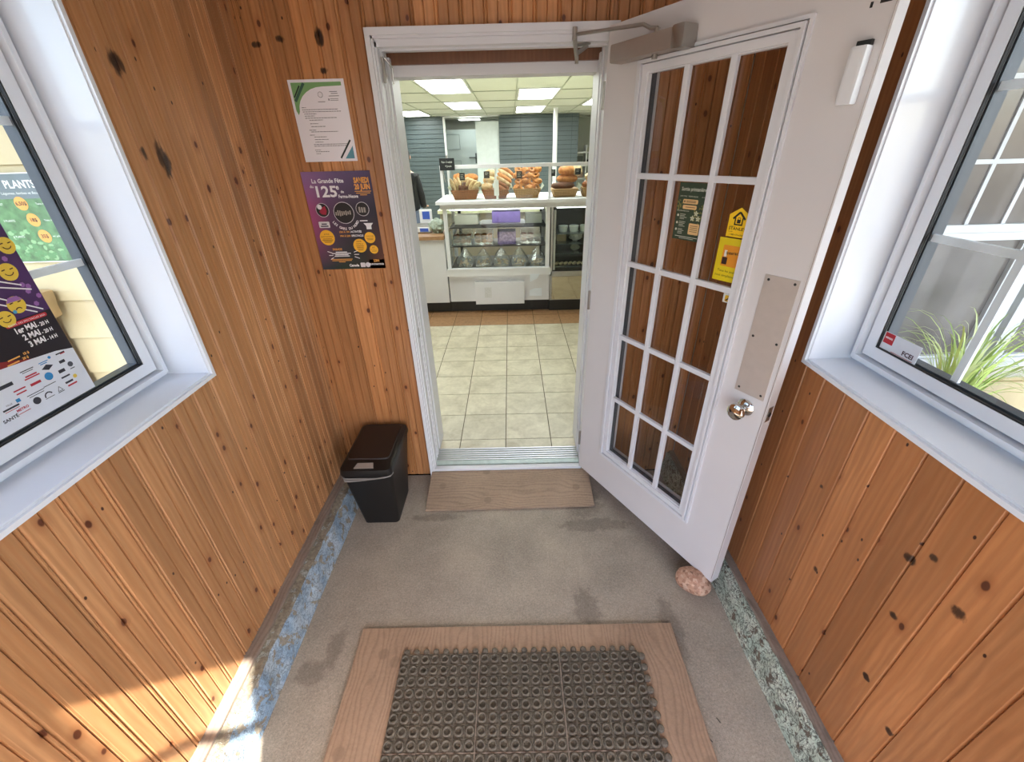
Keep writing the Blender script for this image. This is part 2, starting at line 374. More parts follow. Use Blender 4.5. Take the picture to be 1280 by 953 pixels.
def layer(name, bm, col, parent, rough=.6, mat=None, label=None):
    """a print layer in poster-local coordinates (u,v,w)"""
    m_ = mat or paint(col, rough, 0, .03, 20, 'ink')
    comps = []; seen = set(); bm.verts.ensure_lookup_table()
    for v in bm.verts:
        if v in seen: continue
        st_ = [v]; seen.add(v); c = []
        while st_:
            q = st_.pop(); c.append(q)
            for e_ in q.link_edges:
                w_ = e_.other_vert(q)
                if w_ not in seen: seen.add(w_); st_.append(w_)
        comps.append(c)
    if name in SPLIT and len(comps) > 1:
        for c in comps:
            b2 = NB(); mp = {v: b2.verts.new(v.co) for v in c}
            for f in {f for v in c for f in v.link_faces}: b2.faces.new([mp[v] for v in f.verts])
            o = obj(name, b2, m_, parent, local=True, label=label)
        bm.free(); return o
    o = obj(name, bm, m_, parent, local=True, label=label)
    if len(comps) > 1: o['kind'] = 'stuff'
    return o
def poster(name, label, cat, M4, w, h, mat, th=.0008, group=None, shape=None):
    e = bpy.data.objects.new(name, None); COL.objects.link(e); e.location = M4.translation; e.rotation_euler = M4.to_3x3().to_euler(); e.empty_display_size = .05
    tag(e, label, cat, group)
    b = NB(); prism(b, shape or [(-w/2, -h/2), (w/2, -h/2), (w/2, h/2), (-w/2, h/2)], 0, th); obj('sheet', b, mat, e, local=True)
    return e

# ------------------------------------------------------------------ room dimensions (metres)
XL, XR, YB, YF, ZF, ZC = -.995, .932, 1.96, -.55, -.04, 2.42
DX0, DX1 = -.515, .405            # back-wall door opening (outer casing)
# ------------------------------------------------------------------ porch walls
_bc = {}
def board_mesh(L, p=.0872, bead=True):
    k = (round(L, 3), p, bead)
    if k in _bc: return _bc[k]
    pr = [(-p/2, -.006), (-p/2+.004, 0)]
    if bead: pr += [(-.0080, 0), (-.0045, -.006), (-.0025, -.0004), (.0015, -.0004), (.0035, 0)]
    if bead: pr += [(p/2-.014, 0), (p/2-.0105, -.006), (p/2-.0075, -.0004), (p/2-.004, -.0004)]
    else: pr += [(p/2-.004, 0)]
    pr += [(p/2, -.006), (p/2, -.014), (-p/2, -.014)]
    bm = NB(); lo = [bm.verts.new((x, -d, -L/2)) for x, d in pr]; hi = [bm.verts.new((x, -d, L/2)) for x, d in pr]; n = len(pr)
    for i in range(n): bm.faces.new((lo[i], lo[(i+1) % n], hi[(i+1) % n], hi[i]))
    bm.faces.new(lo[::-1]); bm.faces.new(hi)
    _bc[k] = mesh('board', bm); return _bc[k]
def board(parent, u, z0, z1, side, mat, w=.0872, bead=True):
    me = board_mesh(z1-z0, .0872, bead)
    if not me.materials: me.materials.append(mat)
    elif me.materials[0] != mat:
        k = (round(z1-z0, 3), .0872, bead, mat.name)
        if k not in _bc: _bc[k] = me.copy(); _bc[k].materials.clear(); _bc[k].materials.append(mat)
        me = _bc[k]
    o = bpy.data.objects.new('board', me); COL.objects.link(o); o.parent = parent
    zc = (z0+z1)/2
    if side == 'L': o.location = (XL, u, zc); o.rotation_euler = (0, 0, pi/2)
    elif side == 'R': o.location = (XR, u, zc); o.rotation_euler = (0, 0, -pi/2)
    else: o.location = (u, YB, zc)
    o.scale = (w/.0872, 1, 1); return o
ZB = .10
def side_wall(s, X, wy1, wz0, wz1, wy0, name, mat, bead):
    e = struct(name, (0, 0, 0), 'varnished knotty pine board wall %s the window' % ('below and beside'), 'wall'); b = NB(); xa, xb = X+s*.0145, X+s*.17
    box(b, min(xa, xb), max(xa, xb), YF, wy0, ZF, ZC); box(b, min(xa, xb), max(xa, xb), wy1, YB+.01, ZF, ZC)
    box(b, min(xa, xb), max(xa, xb), wy0, wy1, ZF, wz0-.001); box(b, min(xa, xb), max(xa, xb), wy0, wy1, wz1, ZC)
    obj('backing', b, M['wood_dark'], e)
    side = 'L' if s < 0 else 'R'; p = .0872; k = 0; u = wy1
    while u < YB-.001:
        w = min(p, YB-u); board(e, u+w/2, ZB, ZC, side, mat, w, bead); u += w
    u = wy1
    while u > YF+.001:
        w = min(p, u-YF); c = u-w/2
        if u > wy0+.01:
            board(e, c, ZB, wz0-.002, side, mat, w, bead); board(e, c, wz1, ZC, side, mat, w, bead)
        else: board(e, c, ZB, ZC, side, mat, w, bead)
        u -= w
    return e
WL = (1.203, 1.072, 2.17, -.36); WR = (1.179, 1.086, 2.17, -.38)
side_wall(-1, XL, WL[0], WL[1], WL[2], WL[3], 'wall_left', M['wood_left'], True)
side_wall(1, XR, WR[0], WR[1], WR[2], WR[3], 'wall_right', M['wood_right'], False)
e = struct('wall_back', (0, 0, 0), 'varnished knotty pine board wall around the shop doorway', 'wall'); b = NB()
box(b, XL-.17, -.50, YB+.0145, 2.16, ZF, 2.75); box(b, .39, XR+.17, YB+.0145, 2.16, ZF, 2.75); box(b, -.50, .39, YB+.0145, 2.16, 2.04, 2.75)
obj('backing', b, paint((205, 205, 200), .6, name='drywall'), e)
b = NB(); box(b, XL-.008, XL+.003, YB-.003, YB+.012, ZF+.01, ZC); obj('corner_bead', b, M['wood_left'], e)
u = DX0
while u > XL+.001: w = min(.089, u-XL); board(e, u-w/2, ZF+.01, ZC, 'B', M['wood_back'], w); u -= w
u = DX0
while u < DX1-.001: w = min(.089, DX1-u); board(e, u+w/2, 2.075, ZC, 'B', M['wood_back'], w); u += w
u = DX1
while u < XR-.001: w = min(.089, XR-u); board(e, u+w/2, ZF+.01, ZC, 'B', M['wood_back'], w); u += w
b = NB(); box(b, XL-.17, XR+.17, YF-.1, YB+.01, ZC, ZC+.1)
sobj('ceiling', b, M['white'], 'white porch ceiling over the pine walls', 'ceiling')
b = NB(); box(b, XL-.17, XR+.17, -1.6, YB+.0, ZF-.12, ZF)
sobj('floor', b, M['concrete'], 'worn speckled concrete porch floor', 'floor')
# unseen front wall: doorway, and a slit added to shape the sun patch
e = struct('wall_front', (0, 0, 0), 'porch wall with the entrance doorway and an added sun slit', 'wall'); b = NB()
box(b, XL-.17, -.545, YF-.1, YF, ZF, ZC); box(b, -.30, -.26, YF-.1, YF, ZF, ZC); box(b, .86, XR+.17, YF-.1, YF, ZF, ZC); box(b, -.545, -.26, YF-.1, YF, 2.25, ZC); box(b, -.26, .86, YF-.1, YF, 2.10, ZC)
box(b, -.545, -.30, YF-.05, YF-.03, 1.83, 1.855)  # added bar, casts the thin shadow line across the sun patch
obj('backing', b, M['wood_left'], e)
b = NB(); box(b, -.26, .86, YF-.07, YF-.06, 1.60, 2.12); box(b, -.26, .86, YF-.08, YF-.05, 1.58, 1.60)  # unseen panel added to keep direct sun off the porch floor
sobj('sunblocker_panel', b, M['white'], 'added white panel blocking sun in the upper entrance doorway', 'sun blocker')

b = NB(); box(b, XR+.171, 1.75, -2.4, 2.0, 2.44, 2.52)  # unseen eave added to keep sun out of the right window
sobj('sunblocker_eave', b, M['white'], 'added white eave slab blocking sun at the right window', 'roof')
for x0, x1, l_, yy_ in ((-5.0, XL-.17, 'left', .35), (1.76, 6.0, 'right', -.4)):  # unseen slabs added to keep direct sun off the facades
    b = NB(); box(b, x0, x1, yy_, 2.0, 2.56, 2.66); sobj('sunblocker', b, M['white'], 'white canopy slab added along the facade on the %s side of the porch' % l_, 'roof')

# curbs
def curb(s, name, xb, xt, xp, X, face, lab):
    e = struct(name, (0, 0, 0), lab, 'curb'); b = NB(); ny = 150; ys = [YF+(YB-YF)*i/ny for i in range(ny+1)]
    prof = [(xb, ZF), (xb+(xt-xb)*.15, ZF+.03), (xb+(xt-xb)*.45, ZF+.07), (xt-(xt-xb)*.2, .075), (xt, .093), (xt+(xp-xt)*.25, .099), (xt+(xp-xt)*.6, .1), (xp, .1)]
    V = []
    for y in ys:
        row = []
        for j, (x, z) in enumerate(prof):
            a = noise.noise(Vector((x*9, y*9, z*9)))*.008+noise.noise(Vector((x*40, y*34, z*40)))*.005+(noise.cell(Vector((x*30, y*26, z*30)))-.5)*.004
            k = 0 if j in (0, 7) else 1
            row.append(b.verts.new((x-s*a*k*.9, y, z+(a*k*.5 if j > 2 else 0))))
        V.append(row)
    fa = []
    for r0, r1 in zip(V, V[1:]):
        for j in range(7): fa.append((b.faces.new((r0[j], r1[j], r1[j+1], r0[j+1])), j))
    for f, j in fa: f.material_index = 0 if (j < 4 or s > 0 and j < 7) else 1
    o = obj('painted_face', b, face, e, smooth=True); o.data.materials.append(M['curb_top'])
    b = NB(); box(b, min(xp, X+s*.012), max(xp, X+s*.012), YF, YB, .06, .112, .004)
    bmesh.ops.subdivide_edges(b, edges=[q for q in b.edges if abs(q.verts[0].co.y-q.verts[1].co.y) > 1], cuts=50)
    for v in b.verts: v.co.z += noise.noise(v.co*14)*.004; v.co.x += noise.noise(v.co*11+Vector((3, 1, 2)))*.003
    obj('sill_plate', b, M['plate_wood'], e)
curb(-1, 'baseboard_left', -.886, -.915, -.955, XL, M['curb_left'], 'concrete curb with peeling blue paint under the left pine wall')
curb(1, 'baseboard_right', .868, .890, .904, XR, M['curb_right'], 'concrete curb with cracked pale green paint under the right pine wall')

# ------------------------------------------------------------------ porch windows
def window(s, X, y1, z0, z1, y0, name, label):
    e = struct(name, (X, (y0+y1)/2, z0), label, 'window'); f = lambda d, u, v: (X+s*d, u, v)
    b = NB(); ring(b, y0, y1, z0, z1, .012, -.014, .13, f); ring(b, y0-.004, y1+.004, z0-.006, z1, .012, -.022, -.002, f); obj('reveal_board', b, M['white_vinyl'], e)
    a = .012; b = NB(); ring(b, y0+a, y1-a, z0+a, z1-a, .014, .120, .155, f); obj('frame', b, M['white_vinyl'], e)
    b = NB(); ring(b, y0+a+.014, y1-a-.014, z0+a+.014, z1-a-.014, .013, .100, .155, f); obj('frame', b, M['white_vinyl'], e)
    ya, yb = y0+a+.031, y1-a-.031; za, zb = z0+a+.031, z1-a-.031; mid = (ya+yb)/2; b = NB(); ring(b, ya-.004, yb+.004, za-.004, zb+.004, .012, .138, .155, f); obj('frame', b, M['white_vinyl'], e)
    for (u0, u1) in ((mid+.004, yb), (ya, mid-.004)):
        b = NB(); ring(b, u0+.003, u1-.003, za+.003, zb-.003, .033, .114, .155, f)
        sash = obj('sash', b, M['white_vinyl'], e)
        g0, g1, h0, h1 = u0+.036, u1-.036, za+.036, zb-.036
        b = NB(); ring(b, g0-.001, g1+.001, h0-.001, h1+.001, .004, .116, .124, f); obj('gasket', b, M['gasket'], sash)
        b = NB(); ring(b, g0+.001, g1-.001, h0+.001, h1-.001, .006, .127, .156, f); obj('spacer', b, M['spacer'], sash)
        b = NB(); fbox(b, .124, .127, g0, g1, h0, h1, f); obj('glass_pane', b, M['glass'], sash)
        nv = 2; 
        for k in range(1, nv+1):
            uu = g1-(g1-g0)*k/(nv+1); b = NB(); fbox(b, .133, .140, uu-.009, uu+.009, h0, h1, f); obj('muntin', b, M['white_vinyl'], sash)
        hh = h0+.305
        while hh < h1-.05:
            b = NB(); fbox(b, .132, .141, g0, g1, hh-.009, hh+.009, f); obj('muntin', b, M['white_vinyl'], sash); hh += .315
    return e
window(-1, XL, *WL, 'window_1', 'white vinyl window with grille in the left pine wall')
window(1, XR, *WR, 'window_2', 'white vinyl window with grille in the right pine wall')

# ------------------------------------------------------------------ doorway
e = struct('trim_1', (-.05, YB, ZF), 'white moulded casing and jambs around the shop doorway', 'door frame'); WT = M['white_trim']
b = NB(); box(b, -.516, -.497, 1.925, YB+.01, ZF+.005, 2.064, .002); box(b, -.497, -.490, 1.935, YB+.02, ZF+.005, 2.064); obj('casing', b, WT, e)
b = NB(); box(b, .392, .41, 1.93, YB+.01, .0, 2.064, .002); obj('casing', b, WT, e)
b = NB(); box(b, -.516, .41, 1.925, YB+.01, 2.064, 2.087, .002); box(b, -.497, .392, 1.935, YB+.01, 2.056, 2.064); obj('head_casing', b, WT, e)
b = NB(); box(b, -.50, -.483, YB-.01, 2.165, .0, 2.05); box(b, -.483, -.474, 2.02, 2.05, .03, 2.03, .003); box(b, -.483, -.478, 2.0, 2.012, .03, 2.03); box(b, -.52, -.468, 2.06, 2.2, .06, 2.02); obj('jamb', b, WT, e)
b = NB(); box(b, .378, .393, YB-.01, 2.165, .0, 2.05); box(b, .370, .378, 2.02, 2.05, .03, 2.03, .003); box(b, .368, .42, 2.06, 2.2, .06, 2.02); obj('jamb', b, WT, e)
b = NB(); box(b, -.49, .39, YB-.01, 2.06, 2.034, 2.056); box(b, -.485, .38, 1.99, 2.003, 2.028, 2.036); obj('head_jamb', b, WT, e)
b = NB(); box(b, -.49, .39, 2.09, 2.11, 2.0, 2.075); obj('head_board', b, M['wood_dark'], e, label='brown stained board above the opening')
b = NB(); box(b, -.49, .39, 2.108, 2.2, 1.962, 2.004, .002); obj('lintel', b, WT, e)
for i, (za, zb2) in enumerate(((1.93, 2.01),)):
    b = NB(); box(b, -.483, -.472, 1.985, 2.0, za, zb2, .002); tube(b, [(-.47, 1.99, zb2), (-.455, 2.0, zb2-.02), (-.45, 2.02, zb2-.03), (-.455, 2.03, za)], .0035, 6); obj('latch_bracket', b, M['metal'], e, smooth=True)
b = NB(); box(b, -.484, -.4815, 1.975, 1.995, .86, .91); obj('strike_plate', b, M['metal'], e)
b = NB(); prism(b, [(1.925, ZF), (2.056, ZF), (2.056, .085), (2.048, .087), (1.985, .046), (1.97, .018), (1.925, .014)], -.487, .39, Matrix(((0, 0, 1, 0), (1, 0, 0, 0), (0, 1, 0, 0), (0, 0, 0, 1))))
th = sobj('threshold', b, paint((158, 168, 154), .45, .3, .12, 30, 'worn_aluminium'), 'worn ribbed aluminium threshold of the shop doorway', 'threshold')
for k in range(6):
    y = 1.990+k*.0112; z = .048+(y-1.985)*.65; b = NB(); tube(b, [(-.487, y, z+.001), (.38, y, z+.001)], .0032, 6); obj('rib', b, M['metal'], th, smooth=True)
b = NB(); box(b, -.488, .385, 1.93, 1.962, .004, .03, .004); obj('nosing', b, M['white_trim'], th)

# ------------------------------------------------------------------ the open door
DT = -1.0435; HX, HY = .3671, 1.9038
door = struct('door_1', (HX, HY, .0615), 'white open door with fifteen glass panes held back by a stone', 'door', DT)
DW, DH, TH = .8917, 2.006, .045        # z is local above the door bottom
def dz(z): return z-.0615
b = NB(); a0, a1, z0, z1 = .185, .705, dz(.29), dz(1.93)
box(b, 0, a0, 0, TH, 0, DH); box(b, a1, DW, 0, TH, 0, DH); box(b, a0, a1, 0, TH, 0, z0); box(b, a0, a1, 0, TH, z1, DH)
bmesh.ops.remove_doubles(b, verts=b.verts, dist=1e-5)
obj('slab', b, M['door_paint'], door, local=True)
df = lambda d, u, v: (u, d, v)
b = NB(); o0, o1, q0, q1 = .163, .727, dz(.262), dz(1.955)
ring(b, o0, o1, q0, q1, .009, -.009, 0, df); ring(b, o0+.013, o1-.013, q0+.013, q1-.013, .010, -.016, 0, df); ring(b, o0+.026, o1-.026, q0+.026, q1-.026, .022, -.009, .012, df); ring(b, o0+.04, o1-.04, q0+.04, q1-.04, .012, -.003, .012, df)
lite = obj('lite_frame', b, M['white_trim'], door, local=True)
b = NB(); ring(b, o0, o1, q0, q1, .045, TH, TH+.012, df); obj('lite_frame', b, M['white_trim'], door, local=True)
g0, g1, h0, h1 = .213, .689, dz(.308), dz(1.916)
cw, ch = (g1-g0)/3, (h1-h0)/5
for k in (1, 2):
    b = NB(); box(b, g0+cw*k-.010, g0+cw*k+.010, -.006, .010, h0, h1, .003); obj('muntin', b, M['white_trim'], door, local=True)
for k in (1, 2, 3, 4):
    b = NB(); box(b, g0, g1, -.005, .0105, h0+ch*k-.010, h0+ch*k+.010, .003); obj('muntin', b, M['white_trim'], door, local=True)
for i in range(3):
    for j in range(5):
        b = NB(); box(b, g0+cw*i, g0+cw*(i+1), .012, .015, h0+ch*j, h0+ch*(j+1)); obj('glass_pane', b, M['door_glass'], door, local=True)
b = NB(); ring(b, g0-.002, g1+.002, h0-.002, h1+.002, .006, .012, .034, df); obj('spacer', b, M['spacer'], door, local=True)
b = NB(); box(b, .772, .873, -.0022, 0, dz(.955), dz(1.349), .0008); plate = obj('push_plate', b, M['plate_metal'], door, local=True, label='beige metal push plate')
for (u, v) in ((.785, 1.335), (.861, 1.337), (.785, 1.155), (.861, 1.152), (.785, .970), (.861, .970)):
    b = NB(); lathe(b, [(.0042, 0), (.003, .0018)], 8, Matrix.Translation((u, -.0022, dz(v))) @ Matrix.Rotation(pi/2, 4, 'X')); obj('screw', b, M['dark'], plate, local=True)
b = NB(); lathe(b, [(.0, .0), (.028, 0), (.030, .004), (.024, .010), (.012, .014), (.012, .03), (.024, .038), (.030, .05), (.028, .06), (.018, .066), (.0, .067)], 24, Matrix.Translation((.824, 0, dz(.907))) @ Matrix.Rotation(pi/2, 4, 'X'), cap=False)
obj('door_knob', b, M['chrome'], door, local=True, smooth=True, label='shiny round chrome knob')
b = NB(); box(b, DW-.0005, DW+.0015, .010, .034, dz(.88), dz(.935)); obj('latch_plate', b, M['metal'], door, local=True)
b = NB(); lathe(b, [(.008, 0), (.008, .004)], 12, Matrix.Translation((DW, .022, dz(.907))) @ Matrix.Rotation(pi/2, 4, 'Y')); obj('latch_bolt', b, M['dark'], door, local=True)
b = NB(); tube(b, [(DW-.004, -.0008, .02), (DW-.004, -.0008, DH-.02)], .0011, 6); obj('edge_bead', b, M['closer'], door, local=True)
# lock box, tape marks
b = NB(); box(b, .837, .870, -.028, 0, dz(1.762), dz(1.872), .006); obj('lock_cover', b, M['white'], door, local=True, label='white plastic lock cover')
b = NB(); box(b, .839, .868, -.012, 0, dz(1.872), dz(1.882)); obj('lock_cover_top', b, M['black'], door, local=True)
b = NB(); box(b, .856, .878, -.001, .0, dz(1.944), dz(1.951)); box(b, .838, .843, -.001, 0, dz(1.94), dz(1.95)); obj('tape_mark', b, M['black'], door, local=True, label='black worn marks in the paint')
# door closer
CA0, CA1, CA2, CZ0, CZ1, CS = .076, .345, .392, 1.944, 1.998, .262
b = NB(); box(b, CA0, CA1, -.060, -.002, dz(CZ0), dz(CZ1), .010); obj('closer_body', b, M['closer'], door, local=True, smooth=True, label='brown-grey closer body')
b = NB(); box(b, CA1, CA2, -.064, -.002, dz(CZ0-.003), dz(CZ1+.003), .010); obj('closer_end_cap', b, M['metal'], door, local=True, smooth=True, label='silver end cap of the closer')
b = NB(); tube(b, [(CS, -.035, dz(CZ1-.005)), (CS, -.035, dz(CZ1+.012))], .009, 10); tube(b, [(CS, -.035, dz(CZ0)), (CS, -.035, dz(CZ0-.012))], .009, 10); obj('closer_spindle', b, M['metal'], door, local=True, smooth=True)
mi = pm(door).inverted(); pA = Vector((CS, -.035, dz(CZ1+.012))); pB = mi @ Vector((.243, 1.90, 2.045))
b = NB(); tube(b, [pA, pA+(pB-pA)*.08+Vector((0, 0, .002)), pA+(pB-pA)*.16+Vector((0, 0, .012)), pB], .0055, 8); obj('closer_arm', b, M['metal'], door, local=True, smooth=True)
b = NB(); pw = lambda x, y, z: mi @ Vector((x, y, z)); tube(b, [pw(.243, 1.90, 2.03), pw(.243, 1.90, 2.066)], .009, 10); tube(b, [pw(.243, 1.90, 2.035), pw(.252, 1.93, 2.01), pw(.26, 1.95, 1.985)], .008, 8); tube(b, [pw(.26, 1.95, 1.985), pw(.26, 1.95, 1.968)], .007, 8); tube(b, [pw(.262, 1.95, 2.0), pw(.30, 1.965, 2.024)], .007, 8); tube(b, [pw(.255, 1.93, 2.02), pw(.31, 1.975, 2.033)], .005, 8)
obj('closer_bracket', b, M['metal'], door, local=True, smooth=True)
for z in (.2, 1.0, 1.8):
    b = NB(); tube(b, [(-.004, -.006, z-.045), (-.004, -.006, z+.045)], .006, 8); obj('hinge', b, M['metal'], door, local=True, smooth=True)

# ------------------------------------------------------------------ stickers on the door glass
dm = pm(door)
def on_door(a, z, d=.0105):
    return dm @ frame_m((a, d, dz(z)), (1, 0, 0), (0, 0, 1), (0, -1, 0))
Y = (246, 200, 24)
hs = [(-.034, -.043), (.034, -.043), (.034, .022), (0, .043), (-.034, .022)]
s = poster('security_sticker', 'small yellow house-shaped security sticker on the door glass above the larger yellow one', 'sticker', on_door(.643, 1.477), .07, .09, paint(Y, .4, name='yellow_vinyl'), shape=hs)
b = NB(); line(b, -.020, .010, 0, .030, .006); line(b, 0, .030, .020, .010, .006); rect(b, -.014, -.010, -.008, .014); rect(b, .010, .014, -.008, .014); rect(b, -.014, .014, -.008, -.004); rrect(b, -.006, .006, -.002, .009, .002); line(b, -.004, .009, -.004, .014, .0015); line(b, .004, .009, .004, .014, .0015); line(b, -.004, .014, .004, .014, .0015); layer('house_emblem', b, (22, 20, 16), s)
b = NB(); text(b, 'STANLEY', 0, -.022, .0085, w=.058, bold=.0002); text(b, 'Sécurité', -.028, -.0285, .0032, align='LEFT'); text(b, 'Protégé par', -.028, -.0125, .0032, align='LEFT'); text(b, '1 888 473-6368', 0, -.038, .005, w=.045); layer('lettering', b, (24, 20, 14), s)
s = poster('payment_sticker', 'larger yellow payment sticker with orange picture on the door glass', 'sticker', on_door(.6405, 1.362, .0108), .096, .135, paint((222, 198, 22), .4, name='yellow_green_vinyl'))
b = NB(); rrect(b, -.029, .027, -.020, .046, .004); layer('orange_picture', b, (226, 146, 30), s)
b = NB(); rect(b, -.026, -.008, -.014, .008, .0014); ball(b, (-.016, .012, .001), .004, 1, (1, 1, .1)); layer('dark_figure', b, (50, 30, 22), s)
b = NB(); rect(b, -.022, -.013, .010, .03, .0015); layer('white_figure', b, (225, 220, 210), s)
b = NB(); text(b, 'Interac', .006, .019, .010, w=.040, z=.0018, rot=.1, bold=.0002); text(b, 'Tous les jours,', 0, -.038, .0075, w=.068); text(b, 'tout simplement!', 0, -.053, .0075, w=.080); layer('lettering', b, (50, 42, 16), s)
s = poster('card_sticker', 'tiny white card payment sticker with orange corner below the yellow stickers', 'sticker', on_door(.667, 1.249), .038, .042, paint((222, 224, 220), .4, name='white_vinyl_sticker'))
b = NB(); text(b, 'VISA', 0, .009, .007, w=.024, bold=.0002); layer('lettering', b, (40, 50, 110), s)
b = NB(); rrect(b, -.012, .012, -.017, .004, .003); layer('yellow_mark', b, (230, 180, 40), s)
b = NB(); line(b, -.008, -.014, .006, -.001, .004, .0015); layer('dark_mark', b, (50, 34, 20), s)
s = poster('flyer', 'dark green spring flyer with cream boxes and white flowers taped behind the door glass', 'poster', on_door(.462, 1.490), .118, .182, paint((50, 66, 46), .5, 0, .25, 26, name='green_flyer_paper'))
b = NB(); text(b, 'Sortie printanière', 0, .066, .011, w=.098, bold=.0003); text(b, 'SAM 9 MAI', -.037, .047, .0042); text(b, 'FERME-NEUVE', .002, .047, .0042); text(b, '13 H', .041, .047, .0042)
text(b, 'PROGRAMMATION', -.030, .001, .004)
for k in range(14):
    y = -.008-k*.0048
    if k in (4, 9): continue
    line(b, -.040, y, -.040+random.uniform(.018, .034), y, .0014)
for y in (-.012, -.036, -.058): disc(b, -.048, y, .004)
line(b, -.048, -.080, .045, -.080, .0018); line(b, -.03, -.085, .03, -.085, .0014); layer('lettering', b, (206, 208, 190), s)
b = NB(); rrect(b, -.036, .024, .026, .040, .004); rrect(b, -.034, .022, .009, .022, .004); rrect(b, .003, .045, -.070, -.034, .004); layer('cream_box', b, (226, 186, 128), s)
b = NB(); [line(b, -.022, y, .016, y, .0018, .0016) for y in (.035, .031, .0155)]; [line(b, .009, y, .039, y, .0016, .0016) for y in (-.042, -.048, -.054, -.060)]; disc(b, -.029, .033, .003, .0016); layer('box_print', b, (96, 66, 34), s)
b = NB()
for (cx, cy) in ((.024, -.002), (.012, -.018), (.034, -.018)):
    for k in range(5): a = k*2*pi/5+.3; quad(b, [(cx, cy), (cx+.006*cos(a-.5), cy+.006*sin(a-.5)), (cx+.010*cos(a), cy+.010*sin(a)), (cx+.006*cos(a+.5), cy+.006*sin(a+.5))])
layer('white_flowers', b, (206, 206, 176), s)
b = NB()
for k in range(46):
    x = random.uniform(.012, .052); y = random.uniform(-.034, .022)
    if random.random() < .3: x, y = random.uniform(-.055, -.04), random.uniform(.01, .035)
    a = random.uniform(0, 6.28); quad(b, [(x, y), (x+.004*cos(a-.5), y+.004*sin(a-.5)), (x+.009*cos(a), y+.009*sin(a)), (x+.004*cos(a+.5), y+.004*sin(a+.5))], .0009)
layer('leaves', b, (128, 124, 62), s)

# ------------------------------------------------------------------ posters on the back wall
def on_back(x, z, d=.0015, rot=0):
    return frame_m((x, YB-d, z), (1, 0, 0), (0, 0, 1), (0, -1, 0)) @ Matrix.Rotation(rot, 4, 'Z')
s = poster('notice', 'white letter-size notice with green corner on the pine wall above the event poster', 'poster', on_back(-.737, 1.804), .216, .279, paint((236, 232, 238), .5, 0, .01, 3, name='white_paper'))
G = (122, 168, 110)
b = NB(); P = [(-.098, .130), (.096, .130), (.096, .118), (.02, .116)]+[(.02-.105*sin(a), .036+.080*cos(a)) for a in [k*pi/14 for k in range(1, 8)]]+[(-.092, .025), (-.098, .04)]; quad(b, P); layer('green_corner', b, G, s)
b = NB(); line(b, -.093, .070, -.048, .128, .010, .0013); layer('dark_stripe', b, (56, 92, 78), s)
b = NB(); line(b, -.094, .083, -.066, .120, .005, .0016); line(b, .042, -.128, .092, -.064, .0065, .0013); layer('black_stripe', b, (28, 40, 40), s)
b = NB(); quad(b, [(.060, -.130), (.098, -.130), (.098, -.084)]); layer('blue_corner', b, (88, 142, 160), s)
b = NB()
rows = [(.048, -.075, -.058), (.041, -.075, .065), (.034, -.074, .076), (.027, -.070, -.022), (.020, -.070, -.03), (.013, -.070, .055), (.006, -.055, .0), (-.006, -.055, -.022), (-.016, -.053, .005), (-.028, -.064, -.035), (-.034, -.058, .050), (-.045, -.066, -.046), (-.052, -.050, -.0), (-.061, -.050, .006), (-.070, -.050, -.018), (-.078, -.058, .078), (-.084, -.058, .076), (-.098, -.058, -.035), (-.104, -.056, .0), (-.111, -.056, -.036)]
for y, x0, x1 in rows:
    x = x0
    while x < x1: w = min(random.uniform(.004, .013), x1-x); rect(b, x, x+w, y, y+.0022); x += w+.0018
for (y, x0, x1) in ((.098, .045, .075), (.092, .05, .076), (.084, .040, .08)): rect(b, x0, x1, y, y+.002)
rect(b, .036, .040, .070, .077); rect(b, .043, .075, .070, .0715); rect(b, .043, .075, .075, .0765)
disc(b, .008, .090, .010, n=12); rect(b, -.006, .022, .066, .068); layer('lettering', b, (110, 108, 114), s)
b = NB(); disc(b, .008, .090, .0085, .0014, n=12); layer('emblem_centre', b, (228, 224, 230), s)

def grad_mat():
    n = N('purple_green_poster_print'); v = n.obj(False); sp = n.n('ShaderNodeSeparateXYZ'); n.l(v, sp.inputs[0])
    x = n.math('ADD', n.math('MULTIPLY', sp.outputs[0], 3.2), .5); y = n.math('ADD', n.math('MULTIPLY', sp.outputs[1], 2.4), .5)
    top = n.ramp(x, [(0, lin((150, 110, 160))), (.5, lin((104, 84, 120))), (1., lin((66, 50, 84)))]); bot = n.ramp(x, [(0, lin((52, 58, 72))), (.35, lin((30, 52, 42))), (.7, lin((34, 34, 30))), (1., lin((110, 58, 34)))])
    mid = n.ramp(x, [(0, lin((176, 84, 130))), (.3, lin((90, 60, 92))), (.6, lin((52, 44, 56))), (1, lin((36, 30, 44)))])
    c = n.mix(n.ramp(y, [(.02, 0.), (.55, 1.)]), bot, mid); c = n.mix(n.ramp(y, [(.62, 0.), (.95, 1.)]), c, top); return n.fin(c, .4)
s = poster('event_poster', 'purple and dark green anniversary party poster with yellow circles left of the doorway', 'poster', on_back(-.733, 1.425), .292, .407, grad_mat())
b = NB(); text(b, 'La Grande Fête', -.040, .160, .016, w=.135, bold=.0006); text(b, 'du', -.112, .142, .011, bold=.0004); text(b, '125', -.058, .106, .042, w=.088, bold=.0016); text(b, 'e', -.004, .134, .020, bold=.0008)
text(b, 'de', .014, .120, .010, bold=.0004); text(b, 'Ferme-Neuve', .036, .100, .013, w=.084, bold=.0005)
text(b, 'ACTIVITÉS', .040, -.043, .008, w=.050, bold=.0004); text(b, 'SPECTACLE', .043, -.060, .008, w=.053, bold=.0004)
L = 'LES GARS DU NORD'; n_ = len(L)
for i, ch_ in enumerate(L):
    a = radians(-148+i*(116/(n_-1))); text(b, ch_, .003+.067*cos(a), .036+.067*sin(a), .010, rot=a+pi/2, bold=.0004)
